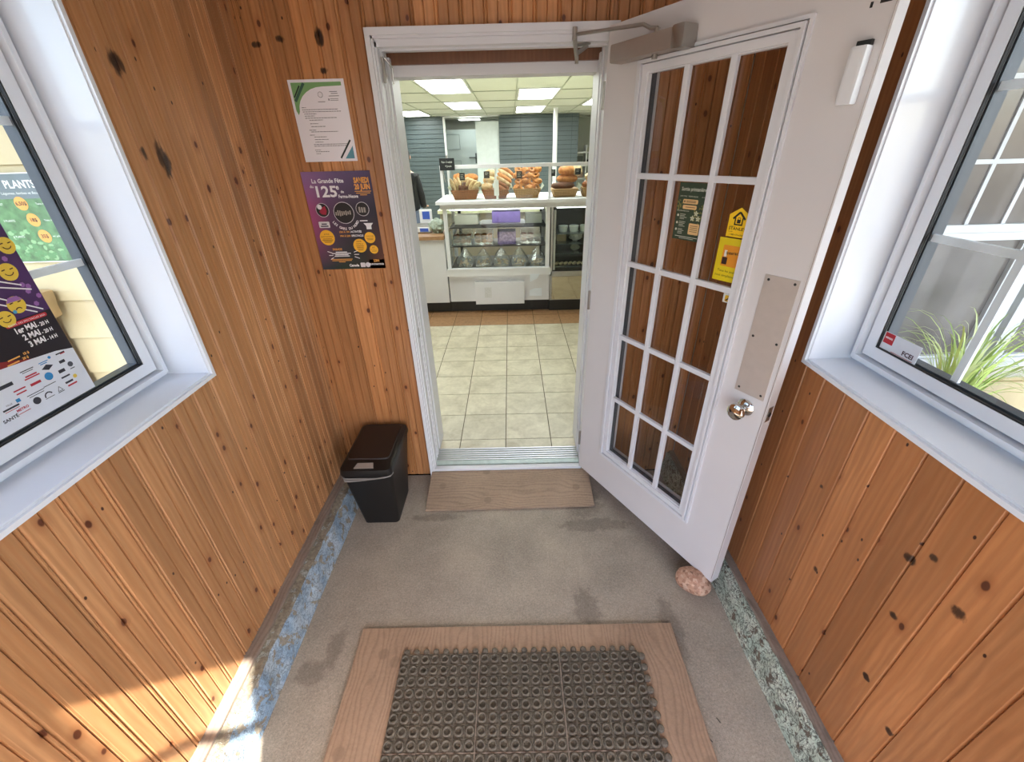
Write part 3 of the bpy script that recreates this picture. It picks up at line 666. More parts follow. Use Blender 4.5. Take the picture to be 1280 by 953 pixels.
for y, w in ((-.128, .052), (-.134, .085), (-.140, .060), (-.146, .070)): rect(b, -.045-w/2, -.045+w/2, y, y+.0035)
for k in range(3): line(b, -.108+k*.004, -.122-k*.018, -.086+k*.001, -.130-k*.010, .003); line(b, .012, -.128-k*.010, .034, -.120-k*.018, .003)
text(b, 'Canada', .002, -.192, .011, w=.045, bold=.0006); text(b, "FEUX D'ARTIFICE", .105, -.187, .007, w=.068, bold=.0004)
quad(b, [(.080, -.004), (.122, -.004), (.112, -.016), (.112, -.030), (.090, -.030), (.090, -.016)]); rect(b, .066, .1, .004, .008); layer('white_lettering', b, (236, 234, 238), s)
b = NB(); rrect(b, -.118, -.070, -.020, .006, .004); disc(b, .066, -.186, .011); rrect(b, .032, .054, -.196, -.176, .003); layer('white_badge', b, (214, 210, 216), s)
b = NB(); line(b, -.106, -.004, -.082, -.004, .005, .0016); line(b, -.111, -.013, -.077, -.013, .005, .0016); layer('badge_text', b, (50, 46, 60), s)
b = NB(); text(b, 'SAMEDI', .103, .158, .020, w=.064, bold=.0014); text(b, '20 JUIN', .103, .133, .020, w=.066, bold=.0014); [rect(b, .103-w/2, .103+w/2, y, y+.003) for y, w in ((.123, .07), (.116, .060), (.109, .03))]
text(b, '13H À 19H', -.012, -.043, .008, w=.046, bold=.0004); text(b, '19H À 23H', -.012, -.060, .008, w=.046, bold=.0004); text(b, 'PARADE', -.060, -.118, .009, w=.042, bold=.0005); text(b, '23H', .108, -.173, .011, w=.026, bold=.0007)
[rect(b, -.050-w/2, -.050+w/2, y, y+.003) for y, w in ((-.160, .10), (-.166, .09), (-.172, .03))]; layer('orange_lettering', b, (226, 158, 74), s)
b = NB(); disc(b, -.094, -.062, .033); disc(b, .046, -.100, .030); disc(b, .097, -.066, .024); disc(b, .106, -.118, .019); layer('yellow_circle', b, (242, 182, 48), s)
b = NB(); Z_ = .0016; text(b, 'ZONE', -.094, -.050, .006, z=Z_); text(b, 'EXPOSITIONS', -.094, -.061, .006, w=.052, z=Z_); [rect(b, -.094-w/2, -.094+w/2, y, y+.002, Z_) for y, w in ((-.068, .04), (-.073, .05), (-.078, .04), (-.083, .03))]
text(b, 'ZONE', .044, -.084, .006, z=Z_); text(b, 'FAMILLE', .046, -.095, .006, z=Z_); [rect(b, .046-w/2, .046+w/2, y, y+.002, Z_) for y, w in ((-.102, .034), (-.108, .03), (-.114, .03), (-.12, .024))]
text(b, 'ZONE AÎNÉS', .097, -.062, .005, w=.038, z=Z_); [rect(b, .097-w/2, .097+w/2, y, y+.002, Z_) for y, w in ((-.070, .03), (-.076, .026))]; text(b, 'BAR', .106, -.111, .005, z=Z_); text(b, 'EXTÉRIEUR', .106, -.119, .004, z=Z_); rect(b, .094, .118, -.126, -.124, Z_); layer('circle_text', b, (112, 52, 26), s)
b = NB(); disc(b, -.088, .053, .029); disc(b, .003, .040, .045); disc(b, .087, .054, .029); layer('ring', b, (206, 200, 206), s)
b = NB(); disc(b, -.088, .053, .0268, .0014); disc(b, .003, .040, .0425, .0014); disc(b, .087, .054, .0268, .0014); layer('photo_disc', b, (36, 32, 32), s)
b = NB(); [rect(b, x, x+.006, .030+random.uniform(-.004, .004), .046+random.uniform(-.003, .006), .0018) for x in [-.034+k*.0088 for k in range(8)]]; [rect(b, .070+k*.011, .078+k*.011, .040, .062+random.uniform(-.004, .004), .0018) for k in range(3)]; layer('band_photo', b, (158, 150, 142), s)
b = NB(); quad(b, [(-.092, .062), (-.074, .070), (-.070, .050), (-.076, .034), (-.094, .036), (-.104, .046)], .0018); layer('red_figure', b, (160, 36, 62), s)
b = NB(); disc(b, -.098, .066, .010, .002); layer('white_head', b, (230, 228, 232), s)
b = NB(); rect(b, .076, .146, -.203, -.162, .0008); layer('dark_panel', b, (36, 24, 28), s)

# ------------------------------------------------------------------ poster and sticker on the porch windows
def on_left(y, z, d=.1225): return frame_m((XL-d, y, z), (0, 1, 0), (0, 0, 1), (1, 0, 0))
def on_right(y, z, d=.1225): return frame_m((XR+d, y, z), (0, -1, 0), (0, 0, 1), (-1, 0, 0))
s = poster('show_poster', 'purple comedy show poster with yellow faces and sponsor footer on the left window glass', 'poster', on_left(.832, 1.378), .279, .432, paint((70, 34, 92), .4, 0, .25, 9, name='purple_poster_print'))
b = NB(); quad(b, [(-.1395, -.216), (.1395, -.216), (.1395, -.103), (.10, -.094), (.04, -.088), (-.04, -.082), (-.1395, -.076)], .0012); layer('sponsor_footer', b, (214, 220, 232), s)
b = NB(); rect(b, -.1395, .1395, -.103, .0, .0009); layer('dark_band', b, (26, 18, 28), s)
b = NB(); quad(b, [(-.1395, -.09), (.05, -.09), (.02, -.080), (-.02, -.068), (-.1395, -.055)], .0011); layer('red_flame', b, (128, 26, 24), s)
b = NB(); rrect(b, .034, .126, -.012, -.003, .004, .0014); layer('red_banner', b, (190, 36, 48), s)
b = NB(); text(b, 'DATES DES SPECTACLES 2026', .080, -.0095, .004, w=.082, z=.0018)
text(b, '1er MAI', .068, -.028, .0125, w=.046, z=.0016, bold=.0007); text(b, '- 20 H', .107, -.029, .0085, w=.026, z=.0016, bold=.0004)
text(b, '2 MAI', .072, -.046, .0125, w=.038, z=.0016, bold=.0007); text(b, '- 20 H', .107, -.047, .0085, w=.026, z=.0016, bold=.0004)
text(b, '3 MAI', .075, -.064, .0125, w=.037, z=.0016, bold=.0007); text(b, '- 14 H', .109, -.065, .0085, w=.025, z=.0016, bold=.0004)
for (x0, y0, x1, y1) in ((-.06, .13, .125, .004), (.06, .075, .125, .052), (.0, .07, .11, .002), (.04, .10, .11, .066), (-.1, .02, -.02, .0)): line(b, x0, y0, x1, y1, .003, .0013)
layer('white_lettering', b, (238, 236, 240), s)
b = NB(); text(b, '15 $', .040, -.074, .005, z=.0018, bold=.0004); text(b, '20 $', .034, -.083, .005, z=.0018, bold=.0004); line(b, .0, -.074, .026, -.073, .003, .0016); line(b, -.006, -.083, .020, -.082, .003, .0016); layer('orange_prices', b, (232, 170, 90), s)
fc = [(.100, .098, .019), (.078, .030, .019), (.044, .008, .018), (.125, .150, .018), (.03, .06, .022), (.03, .15, .026), (-.02, .02, .02), (-.08, .1, .03)]
b = NB(); [disc(b, x, y, r, .0016) for x, y, r in fc]; layer('yellow_face', b, (228, 196, 70), s)
b = NB()
for n_, (x, y, r) in enumerate(fc):
    sad = n_ == 1
    for k in (-1, 1): line(b, x+k*r*.45-.2*r, y+r*.25, x+k*r*.45+.2*r, y+r*.32, r*.12, .002)
    for k in range(5):
        a = radians(200+k*28); a2 = radians(200+(k+1)*28)
        if sad: line(b, x+r*.35*cos(a), y-r*.3*sin(a)-r*.65, x+r*.35*cos(a2), y-r*.3*sin(a2)-r*.65, r*.12, .002)
        else: line(b, x+r*.5*cos(a), y+r*.45*sin(a)+r*.05, x+r*.5*cos(a2), y+r*.45*sin(a2)+r*.05, r*.1, .002)
layer('face_features', b, (70, 40, 30), s)
b = NB(); x, y, r = fc[1]; quad(b, [(x-r*.9, y+r*.4), (x+r*.9, y+r*.4), (x+r*.5, y+r*.95), (x-r*.5, y+r*.95)], .0018)
for (x, y) in ((.112, .066), (.122, .060), (.116, .050), (.108, .125), (.132, .035), (.118, .020), (.0, .1), (.06, .12)): disc(b, x, y, .006, .0012, n=6)
layer('violet_mark', b, (150, 100, 170), s)
b = NB(); disc(b, fc[1][0]-.011, fc[1][1]-.013, .004, .0021); layer('blue_tear', b, (80, 170, 210), s)
b = NB(); text(b, 'SANTÉ', -.058, -.190, .007, w=.032, z=.0016, bold=.0003); text(b, 'VILLE', -.046, -.160, .004, z=.0016)
quad(b, [(.049, -.120), (.063, -.113), (.077, -.120), (.063, -.127)], .0016); disc(b, .005, -.178, .0085, .0016)
for (x, y, w, h) in ((.105, -.102, .022, .003), (.099, -.122, .014, .007), (.113, -.147, .012, .002), (.087, -.142, .016, .008), (.088, -.158, .022, .004), (.089, -.173, .020, .005), (-.031, -.119, .030, .008), (.047, -.158, .030, .0016), (.012, -.160, .040, .0016), (.012, -.165, .034, .0014), (.022, -.106, .030, .002), (.022, -.110, .024, .0014), (-.046, -.166, .034, .004), (.033, -.185, .022, .0014), (.061, -.186, .016, .0016)): rect(b, x-w/2, x+w/2, y-h/2, y+h/2, .0016)
for k in range(6): a = radians(20+k*28); line(b, .033+.009*cos(a), -.181+.009*sin(a), .033+.009*cos(a+.49), -.181+.009*sin(a+.49), .003, .0016)
for (p, q) in (((.061, -.172), (.055, -.183)), ((.061, -.172), (.067, -.183)), ((.055, -.183), (.067, -.183))): line(b, *p, *q, .0012, .0016)
layer('sponsor_logos_dark', b, (44, 46, 58), s)
b = NB(); disc(b, .113, -.136, .0065, .0016); disc(b, .113, -.136, .0045, .0018); layer('sponsor_ring', b, (70, 74, 84), s)
b = NB(); disc(b, .055, -.140, .0095, .0016); rect(b, -.031, -.022, -.162, -.154, .0016); disc(b, .078, -.101, .0035, .0016); rect(b, .050, .072, -.106, -.104, .0016); rect(b, .052, .068, -.110, -.108, .0016); layer('sponsor_logos_blue', b, (44, 130, 190), s)
b = NB(); text(b, 'METRO', -.028, -.181, .0055, w=.026, z=.0016, bold=.0003)
for (x, y, w, h) in ((.024, -.120, .026, .0035), (.024, -.125, .034, .003), (.023, -.141, .024, .006), (-.012, -.138, .026, .003), (-.012, -.146, .022, .003), (-.028, -.187, .026, .0014), (.093, -.182, .024, .004), (.110, -.104, .012, .003), (-.046, -.171, .030, .0014)): rect(b, x-w/2, x+w/2, y-h/2, y+h/2, .0016)
layer('sponsor_logos_red', b, (176, 44, 62), s)
b = NB(); disc(b, .108, -.167, .005, .0016); layer('yellow_shell', b, (222, 190, 80), s)
s = poster('member_sticker', 'white and red member sticker in the lower corner of the right window', 'sticker', on_right(1.035, 1.180), .118, .074, paint((214, 220, 230), .35, name='white_window_sticker'))
b = NB(); rect(b, -.056, -.024, .006, .036, .0012); layer('red_square', b, (176, 30, 44), s)
b = NB(); text(b, 'MEMBRE', -.040, .020, .005, w=.024, z=.0018, bold=.0003); layer('white_lettering', b, (244, 220, 222), s)
b = NB(); text(b, 'FCEI', .030, -.004, .012, w=.034, bold=.0006); layer('dark_lettering', b, (60, 26, 48), s)
b = NB(); [line(b, x0, y, .050, y, .0016) for y, x0 in ((-.010, -.020), (-.017, -.040), (-.026, -.02))]; layer('red_lines', b, (170, 50, 66), s)

# ------------------------------------------------------------------ mat, boards, bin, stone
bp = thing('plywood_board', 'large worn plywood sheet under the black rubber mat', 'board', (-.015, .3, ZF))
b = NB(); box(b, -.645, .617, -.45, 1.015, ZF, ZF+.016, .001); obj('sheet', b, M['plywood'], bp)
bpy_r = thing('ramp_board', 'short worn plywood ramp leaning on the shop threshold', 'board', (-.04, 1.8, ZF))
b = NB(); prism(b, [(1.664, ZF+.001), (1.926, .004), (1.926, .016), (1.664, ZF+.012)], -.505, .424, Matrix(((0, 0, 1, 0), (1, 0, 0, 0), (0, 1, 0, 0), (0, 0, 0, 1))))
for v in b.verts:
    if v.co.y < 1.7: v.co.y += (v.co.x+.5)*.012
obj('sheet', b, M['plywood2'], bpy_r)
mat = thing('rubber_mat', 'black rubber ring mat dusted with grit on the plywood sheet', 'mat', (0, .5, ZF+.016))
Z0 = ZF+.0165; TS = .305; X0, Y1 = -.462, .905
def mat_tile():
    b = NB(); box(b, .002, TS-.002, .002, TS-.002, 0, .004)
    for k in range(9):
        if k: box(b, k*TS/8-.0015, k*TS/8+.0015, .004, TS-.004, .004, .007); box(b, .004, TS-.004, k*TS/8-.0015, k*TS/8+.0015, .004, .007)
    for i in range(8):
        for j in range(8):
            cx, cy = (i+.5)*TS/8, (j+.5)*TS/8
            lathe(b, [(.0105, .004), (.0100, .0125), (.0112, .0145), (.0142, .0145), (.0156, .0125), (.0162, .004)], 12, Matrix.Translation((cx, cy, 0)), cap=False)
    for t in (0, TS): pass
    return b
for k in (1, 2):
    b = NB(); box(b, X0+k*TS-.0016, X0+k*TS+.0016, Y1-4*TS, Y1-.004, Z0, Z0+.0075); obj('joint_strip', b, M['plate_wood'], mat)
for k in (1, 2, 3):
    b = NB(); box(b, X0+.004, X0+3*TS-.004, Y1-k*TS-.0016, Y1-k*TS+.0016, Z0, Z0+.0074); obj('joint_strip', b, M['plate_wood'], mat)
me = None
for i in range(3):
    for j in range(4):
        if me is None:
            me = mesh('mat_tile', mat_tile()); me.materials.append(M['rubber']); [setattr(p, 'use_smooth', True) for p in me.polygons]; me.set_sharp_from_angle(angle=radians(40))
        o = bpy.data.objects.new('mat_tile', me); COL.objects.link(o); o.parent = mat; o.location = (X0+i*TS, Y1-(j+1)*TS-.5, .0005)
b = NB()
for k in range(24):
    x = X0+(k+.5)*TS/8; lathe(b, [(.0115, .0), (.0115, .008), (.008, .0125), (.003, .0135)], 8, Matrix.Translation((x, Y1+.009, Z0)))
for k in range(32):
    y = Y1-(k+.5)*TS/8; lathe(b, [(.0125, .0), (.0125, .008), (.009, .0125), (.003, .0135)], 8, Matrix.Translation((X0+3*TS+.010, y, Z0)))
    if k % 2: box(b, X0+3*TS-.003, X0+3*TS+.018, y-.008, y+.008, Z0, Z0+.006)
obj('edge_lugs', b, M['rubber'], mat, smooth=True)

tr = thing('trash_bin', 'black plastic swing-lid trash bin in the corner by the doorway', 'bin', (-.73, 1.72, ZF), radians(0))
def loft(bm, secs, seg=5):
    """rounded-rect sections (x0,x1,y0,y1,z,r)"""
    rings = []
    for (x0, x1, y0, y1, z, r) in secs:
        P = []
        for cx, cy, a0 in ((x1-r, y1-r, 0), (x0+r, y1-r, 90), (x0+r, y0+r, 180), (x1-r, y0+r, 270)):
            for k in range(seg): a = radians(a0+k*90/(seg-1)); P.append(bm.verts.new((cx+r*cos(a), cy+r*sin(a), z)))
        rings.append(P)
    n = len(rings[0])
    for a, c in zip(rings, rings[1:]):
        for k in range(n): bm.faces.new((a[k], a[(k+1) % n], c[(k+1) % n], c[k]))
    bm.faces.new(rings[0][::-1]); bm.faces.new(rings[-1])
b = NB(); loft(b, [(-.818, -.634, 1.592, 1.845, ZF, .02), (-.838, -.618, 1.565, 1.89, .18, .024), (-.850, -.605, 1.548, 1.925, .325, .026)]); obj('body', b, M['black'], tr, smooth=True)
b = NB(); loft(b, [(-.855, -.603, 1.543, 1.93, .322, .026), (-.857, -.600, 1.538, 1.934, .338, .028), (-.852, -.604, 1.542, 1.93, .362, .028), (-.838, -.618, 1.60, 1.915, .374, .025)]); lid = obj('lid', b, M['black'], tr, smooth=True)
b = NB(); loft(b, [(-.834, -.625, 1.610, 1.905, .3742, .02), (-.831, -.628, 1.614, 1.90, .380, .02)]); obj('flap', b, paint((36, 27, 24), .5, name='dark_brown_plastic'), lid, smooth=True, label='dark brown flap of the lid')
b = NB(); prism(b, [(-.782, -.008), (-.688, -.008), (-.694, .022), (-.770, .022)], -.002, .003, Matrix.Translation((0, 1.562, .369)) @ Matrix.Rotation(radians(14), 4, 'X')); obj('label_plate', b, paint((150, 138, 128), .5, name='grey_label'), lid, label='grey rectangular label on the lid')
b = NB(); tube(b, [(-.852, 1.62, .318), (-.852, 1.56, .316), (-.83, 1.541, .305), (-.74, 1.539, .306), (-.64, 1.541, .318), (-.612, 1.548, .322), (-.602, 1.57, .325)], .004, 6)
prism(b, [(-.838, .293), (-.76, .297), (-.65, .315), (-.838, .318)], 1.5405, 1.543, Matrix(((1, 0, 0, 0), (0, 0, 1, 0), (0, 1, 0, 0), (0, 0, 0, 1)))); obj('bag_liner', b, paint((128, 124, 120), .35, name='grey_bag'), tr, smooth=True, label='grey bag liner showing under the lid')

st = NB(); ball(st, (.765, 1.175, ZF+.054), .070, 4, (1.04, .82, .82), radians(-42), .10, 5)
tag(obj('stone', st, M['stone'], smooth=True, origin=(.758, 1.185, ZF)), 'rounded pinkish speckled stone propping the door open', 'stone')

for (x, y, a, l_) in ((.622, .632, .9, 'tiny dark twig on the concrete just right of the plywood sheet'), (.672, .685, 1.1, 'tiny dark twig on the concrete nearer the right curb')):
    b = NB(); tube(b, [(x-.008*cos(a), y+.008*sin(a), ZF+.002), (x, y, ZF+.003), (x+.009*cos(a), y-.008*sin(a)-.001, ZF+.002)], .0014, 6); tag(obj('twig', b, M['dark'], origin=(x, y, ZF)), l_, 'twig')

# ------------------------------------------------------------------ outside, left and right of the porch
gm = concrete('outdoor_paving', (104, 106, 106)); b = NB(); box(b, -12, -1.166, -12, 14, -.30, -.10); box(b, 1.103, 12, -12, 14, -.30, -.10); box(b, -1.166, 1.103, -12, -1.6, -.30, -.10)
sobj('ground', b, gm, 'pale paving outside the porch', 'ground')
def facade(x0, x1, name, lab, holes=()):
    e = struct(name, ((x0+x1)/2, 2.0, 0), lab, 'wall'); sid = paint((206, 190, 150), .6, 0, .05, 4, 'cream_siding') if name == 'wall_outer' else paint((192, 188, 176), .6, 0, .04, 4, 'pale_siding')
    b = NB(); box(b, x0, x1, 2.04, 2.2, -.1, 3.2); obj('backing', b, sid, e)
    z = -.1; pb = .198
    while z < 3.1:
        segs = [(x0, x1)]
        for (a, c, zl, zh) in holes:
            if z+pb > zl and z < zh:
                segs = [q for (s0, s1) in segs for q in ((s0, min(s1, a)), (max(s0, c), s1)) if q[1]-q[0] > .01]
        for s0, s1 in segs:
            b = NB(); prism(b, [(2.04, z), (2.04, z+pb), (2.020, z+pb), (2.000, z+.002), (2.004, z)], s0, s1, Matrix(((0, 0, 1, 0), (1, 0, 0, 0), (0, 1, 0, 0), (0, 0, 0, 1)))); obj('siding_board', b, sid, e)
        z += pb
    return e
facade(-5.0, -1.166, 'wall_outer', 'cream clapboard wall seen through the left window')
facade(1.103, 6.0, 'wall_outer', 'pale clapboard wall seen through the right window', [(1.70, 3.9, .62, 2.35)])
bb = NB(); box(bb, -5, -1.166, 1.2, 2.2, 3.2, 3.28)
# plants price poster
pf = (-2.182, 1.995, 1.466)
s = poster('price_poster', 'green garden plants price poster with three orange discs on the cream siding', 'poster', frame_m(pf, (1, 0, 0), (0, 0, 1), (0, -1, 0)), .30, .375, paint((92, 132, 86), .5, 0, .5, 26, name='leafy_print'), th=.002)
b = NB(); [rect(b, *q, .0022) for q in ((-.15, .15, .183, .1875), (-.15, .15, -.1875, -.183), (-.15, -.145, -.1875, .1875), (.145, .15, -.1875, .1875))]; layer('white_border', b, (238, 240, 232), s)
b = NB(); rect(b, -.145, .145, .085, .183, .0021); layer('grey_band', b, (112, 124, 128), s)
b = NB(); text(b, 'PLANTS', .068, .128, .030, w=.135, z=.003, bold=.001); text(b, 'Légumes, herbes et fleurs', .055, .103, .010, w=.17, z=.003)
for t, u, x, y in (('1 PLANT', 'Taxes incl.', -.035, .060), ('3 PLANTS', 'Taxes incl.', -.022, -.008), ('6 PLANTS', 'et plus', -.018, -.076)): text(b, t, x-.04, y, .009, z=.003, w=.05); text(b, u, .118, y, .008, z=.003, w=.045)
layer('white_lettering', b, (240, 242, 236), s)
b = NB(); [disc(b, x, y, .028, .0028) for x, y in ((.032, .066), (.048, -.002), (.060, -.072))]; layer('orange_disc', b, (240, 168, 84), s)
b = NB(); [text(b, t, x, y-.007, .015, z=.0034, bold=.0005) for t, x, y in (('6,50$', .032, .066), ('18$', .048, -.002), ('35$', .060, -.072))]; layer('dark_prices', b, (64, 52, 40), s)
for nm, cc, zz in (('leaves', (142, 182, 132), .0024), ('leaves', (98, 146, 96), .0026)):
    b = NB()
    for k in range(34):
        x, y = random.uniform(-.13, .13), random.uniform(-.172, -.03-random.random()*.06)
        if (x-.06)**2+(y+.072)**2 < .0014: continue
        disc(b, x, y, random.uniform(.008, .015), zz+k*4e-6, ry=random.uniform(.006, .012), n=9)
    layer(nm, b, cc, s)
# wooden post and bracket, dark chair, white pillar outside left
wp = wood('weathered_brown_post', (150, 116, 84), knot=.8)
b = NB(); box(b, -2.38, -2.28, 1.90, 1.99, -.1, 1.02, .006); tag(obj('wooden_post', b, wp, origin=(-2.33, 1.94, -.1)), 'weathered brown wooden post against the cream siding', 'post')
b = NB(); box(b, -2.40, -2.22, 1.84, 1.99, 1.02, 1.16, .02); bmesh.ops.subdivide_edges(b, edges=b.edges, cuts=2)
for v in b.verts: v.co += Vector((noise.noise(v.co*9), noise.noise(v.co*9+Vector((5, 0, 0))), noise.noise(v.co*9+Vector((0, 5, 0)))))*.02
tag(obj('paper_sack', b, paint((206, 180, 138), .8, 0, .15, 12, 'kraft_paper'), smooth=True, origin=(-2.31, 1.92, 1.02)), 'crumpled kraft paper sack on top of the wooden post', 'sack')
b = NB(); box(b, -2.62, -2.50, 1.84, 1.95, -.1, .60, .01); tag(obj('white_post', b, M['white'], origin=(-2.56, 1.9, -.1)), 'white square post standing on the paving outside the left window', 'post')
ch = thing('patio_chair', 'dark metal patio chair outside the left window', 'chair', (-2.72, 1.45, -.1))
dk = paint((70, 72, 76), .45, .3, .06, 9, 'dark_metal')
for i, (x, y) in enumerate(((-2.98, 1.2), (-2.5, 1.2), (-2.98, 1.72), (-2.5, 1.72))):
    b = NB(); tube(b, [(x, y, -.1), (x, y, .34 if i < 2 else .62)], .014, 8); obj('leg', b, dk, ch, smooth=True)
b = NB(); box(b, -3.0, -2.48, 1.18, 1.74, .33, .36, .008); obj('seat', b, dk, ch)
b = NB(); box(b, -2.99, -2.49, 1.71, 1.74, .42, .66, .008); obj('backrest', b, dk, ch)
for x in (-2.99, -2.49):
    b = NB(); tube(b, [(x, 1.72, .52), (x, 1.5, .56), (x, 1.3, .55), (x, 1.18, .50), (x, 1.2, .34)], .013, 8); obj('armrest', b, dk, ch, smooth=True)
# windows in the right facade
def fac_window(x0, x1, z0, z1, lab, n):
    e = struct('window_%d' % n, ((x0+x1)/2, 2.0, z0), lab, 'window'); f = lambda d, u, v: (u, 2.0-d, v); W = paint((196, 200, 204), .5, name='outer_white')
    b = NB(); ring(b, x0, x1, z0, z1, .055, -.03, .03, f); obj('frame', b, W, e)
    zm = 1.31
    for (a, c, dd) in ((zm+.02, z1-.05, .0), (z0+.05, zm-.001, .0)):
        b = NB(); ring(b, x0+.05, x1-.05, a-.02, c, .035, -.03, .012+dd, f); sash = obj('sash', b, W, e)
        b = NB(); fbox(b, -.012, -.008, x0+.08, x1-.08, a, c-.03, f); obj('glass_pane', b, paint((104, 100, 98), .12, .0, .35, 3.5, 'painted_reflection'), sash)  # opaque mottled grey painted in for the reflection in the panes
        for k in (1, 2):
            if a >= zm: xx = x0+.05+(x1-x0-.1)*k/3; b = NB(); fbox(b, -.010, -.001, xx-.009, xx+.009, a, c-.03, f); obj('muntin', b, W, sash)
        if a >= zm:
            for zz in (1.60, 1.90): b = NB(); fbox(b, -.010, -.0005, x0+.08, x1-.08, zz-.009, zz+.009, f); obj('muntin', b, W, sash)
fac_window(1.86, 2.46, .62, 2.35, 'white framed window in the pale facade, nearer the porch', 3)
fac_window(2.50, 3.30, .62, 2.35, 'white framed window in the pale facade, farther from the porch', 4)
b = NB(); box(b, 1.80, 1.86, 1.97, 2.04, .55, 2.4); box(b, 1.80, 3.4, 1.96, 2.04, .56, .62); box(b, 1.7, 1.80, 2.0, 2.04, .62, 2.35); box(b, 3.3, 3.9, 2.0, 2.04, .62, 2.35)
sobj('trim_2', b, paint((196, 192, 178), .5, name='cream_trim'), 'cream trim around the facade windows', 'trim')
def grass(cx, cy, cz, n, h, label, seed, lean):
    rr = random.Random(seed)
    e = thing('grass_plant', label, 'plant', (cx, cy, cz))
    b = NB(); loft(b, [(cx-.10, cx+.10, cy-.10, cy+.10, cz, .08), (cx-.14, cx+.14, cy-.14, cy+.14, cz+.30, .11)]); obj('pot', b, paint((96, 92, 86), .6, name='grey_pot'), e, smooth=True)
    ms = [paint(c, .5, 0, .12, 12, 'grass_blade') for c in ((196, 214, 130), (170, 196, 104), (214, 226, 170), (150, 178, 96))]
    for k in range(n):
        a = rr.uniform(0, 2*pi); L = h*rr.uniform(.6, 1.3); sp = rr.uniform(.08, .62)*h; w = rr.uniform(.0025, .0065)
        d = Vector((cos(a)+lean[0], sin(a)+lean[1], 0)); sd = Vector((-sin(a), cos(a), 0)); p0 = Vector((cx+cos(a)*rr.uniform(0, .07), cy+sin(a)*rr.uniform(0, .07), cz+.28)); b = NB(); pv = None
        for i in range(9):
            t = i/8; p = p0+d*sp*(t**1.7)+Vector((0, 0, L*(t-.42*t**3.2))); ww = w*(1-t**2.2)+.0004
            q = [b.verts.new(p-sd*ww), b.verts.new(p+Vector((0, 0, -ww*.4))), b.verts.new(p+sd*ww)]
            if pv:
                b.faces.new((pv[0], pv[1], q[1], q[0])); b.faces.new((pv[1], pv[2], q[2], q[1]))
            pv = q
        o = obj('leaf', b, ms[k % 4], e, smooth=True)
grass(1.98, 1.62, .28, 110, .62, 'tall variegated grass plant outside the right window, nearer the porch', 3, (.1, 0))
grass(2.42, 1.55, .18, 100, .66, 'tall arching grass plant outside the right window, farther from the porch', 5, (.25, 0))
pl = thing('planter_stand', 'pale wooden bench carrying the grass plants outside the right window', 'bench', (2.2, 1.6, -.1))
b = NB(); box(b, 1.6, 3.3, 1.38, 1.82, .14, .18, .004); obj('top', b, paint((150, 146, 136), .7, name='pale_bench_wood'), pl)
for x in (1.7, 3.2):
    b = NB(); box(b, x-.03, x+.03, 1.4, 1.8, -.1, .14); obj('leg', b, paint((150, 146, 136), .7, name='pale_bench_wood'), pl)
b = NB(); box(b, 1.88, 2.08, 1.52, 1.72, .18, .28, .004); tag(obj('riser_block', b, paint((150, 146, 136), .7), origin=(1.98, 1.62, .18)), 'pale wooden block under the nearer grass plant', 'block')
lt = thing('grey_box', 'grey box with a pale triangle outside the right window', 'box', (2.75, 1.55, .18))
b = NB(); box(b, 2.60, 2.90, 1.46, 1.64, .18, .62, .004); obj('body', b, paint((128, 124, 122), .6, name='grey_wood'), lt)
b = NB(); prism(b, [(2.62, .22), (2.74, .22), (2.70, .44)], 1.452, 1.459, Matrix(((1, 0, 0, 0), (0, 0, 1, 0), (0, 1, 0, 0), (0, 0, 0, 1)))); obj('triangle', b, paint((226, 214, 170), .6), lt, label='pale triangle')

# ------------------------------------------------------------------ shop shell
ZS, CH, YS = .0845, 2.43, 11.6
TP, TX, TY = .2848, -.0634, 2.143
fl = struct('floor', (0, 4.6, ZS), 'beige tiled shop floor with a brown row at the counter', 'floor')
b = NB(); box(b, -3.6, 3.6, 2.166, YS+1.6, ZS-.12, ZS-.003); obj('grout_bed', b, M['grout'], fl)
def tile(w, d, mat_, x, y, lst={}):
    k = (round(w, 3), round(d, 3), mat_.name)
    if k not in lst:
        q = NB(); box(q, -w/2+.0028, w/2-.0028, -d/2+.0028, d/2-.0028, -.006, 0, .0008); lst[k] = mesh('tile', q); lst[k].materials.append(mat_)
    o = bpy.data.objects.new('tile', lst[k]); COL.objects.link(o); o.parent = fl; o.location = (x, y-4.6, 0)
for i in range(-6, 6):
    x = TX+(i+.5)*TP
    if -3 < i < 2:
        xa, xb = max(TX+i*TP, -.49), min(TX+(i+1)*TP, .385); tile(xb-xa, TY-2.056, M['tile'], (xa+xb)/2, (2.056+TY)/2)
    for j in range(7):
        y0, y1 = TY+j*TP, TY+(j+1)*TP
        tile(TP, y1-y0, M['tile'], x, (y0+y1)/2)
    for j in range(2): tile(TP, TP, M['tile_brown'], x, TY+(7.5+j)*TP)
b = NB(); box(b, -3.6, 3.6, TY+9*TP, YS+1.6, ZS-.006, ZS); box(b, -3.6, TX-6*TP, 2.166, TY+9*TP, ZS-.006, ZS); box(b, TX+6*TP, 3.6, 2.166, TY+9*TP, ZS-.006, ZS); obj('far_tiles', b, M['tile'], fl)
b = NB(); box(b, -.50, .40, 2.056, 2.166, ZS-.06, ZS-.003); obj('grout_bed', b, M['grout'], fl)
cl = struct('ceiling', (0, 6, CH), 'pale green suspended shop ceiling with light panels', 'ceiling')
gc = paint((208, 212, 202), .8, 0, .03, 2, 'pale_green_ceiling_tile'); xs = [-3.01+.625*k for k in range(11)]
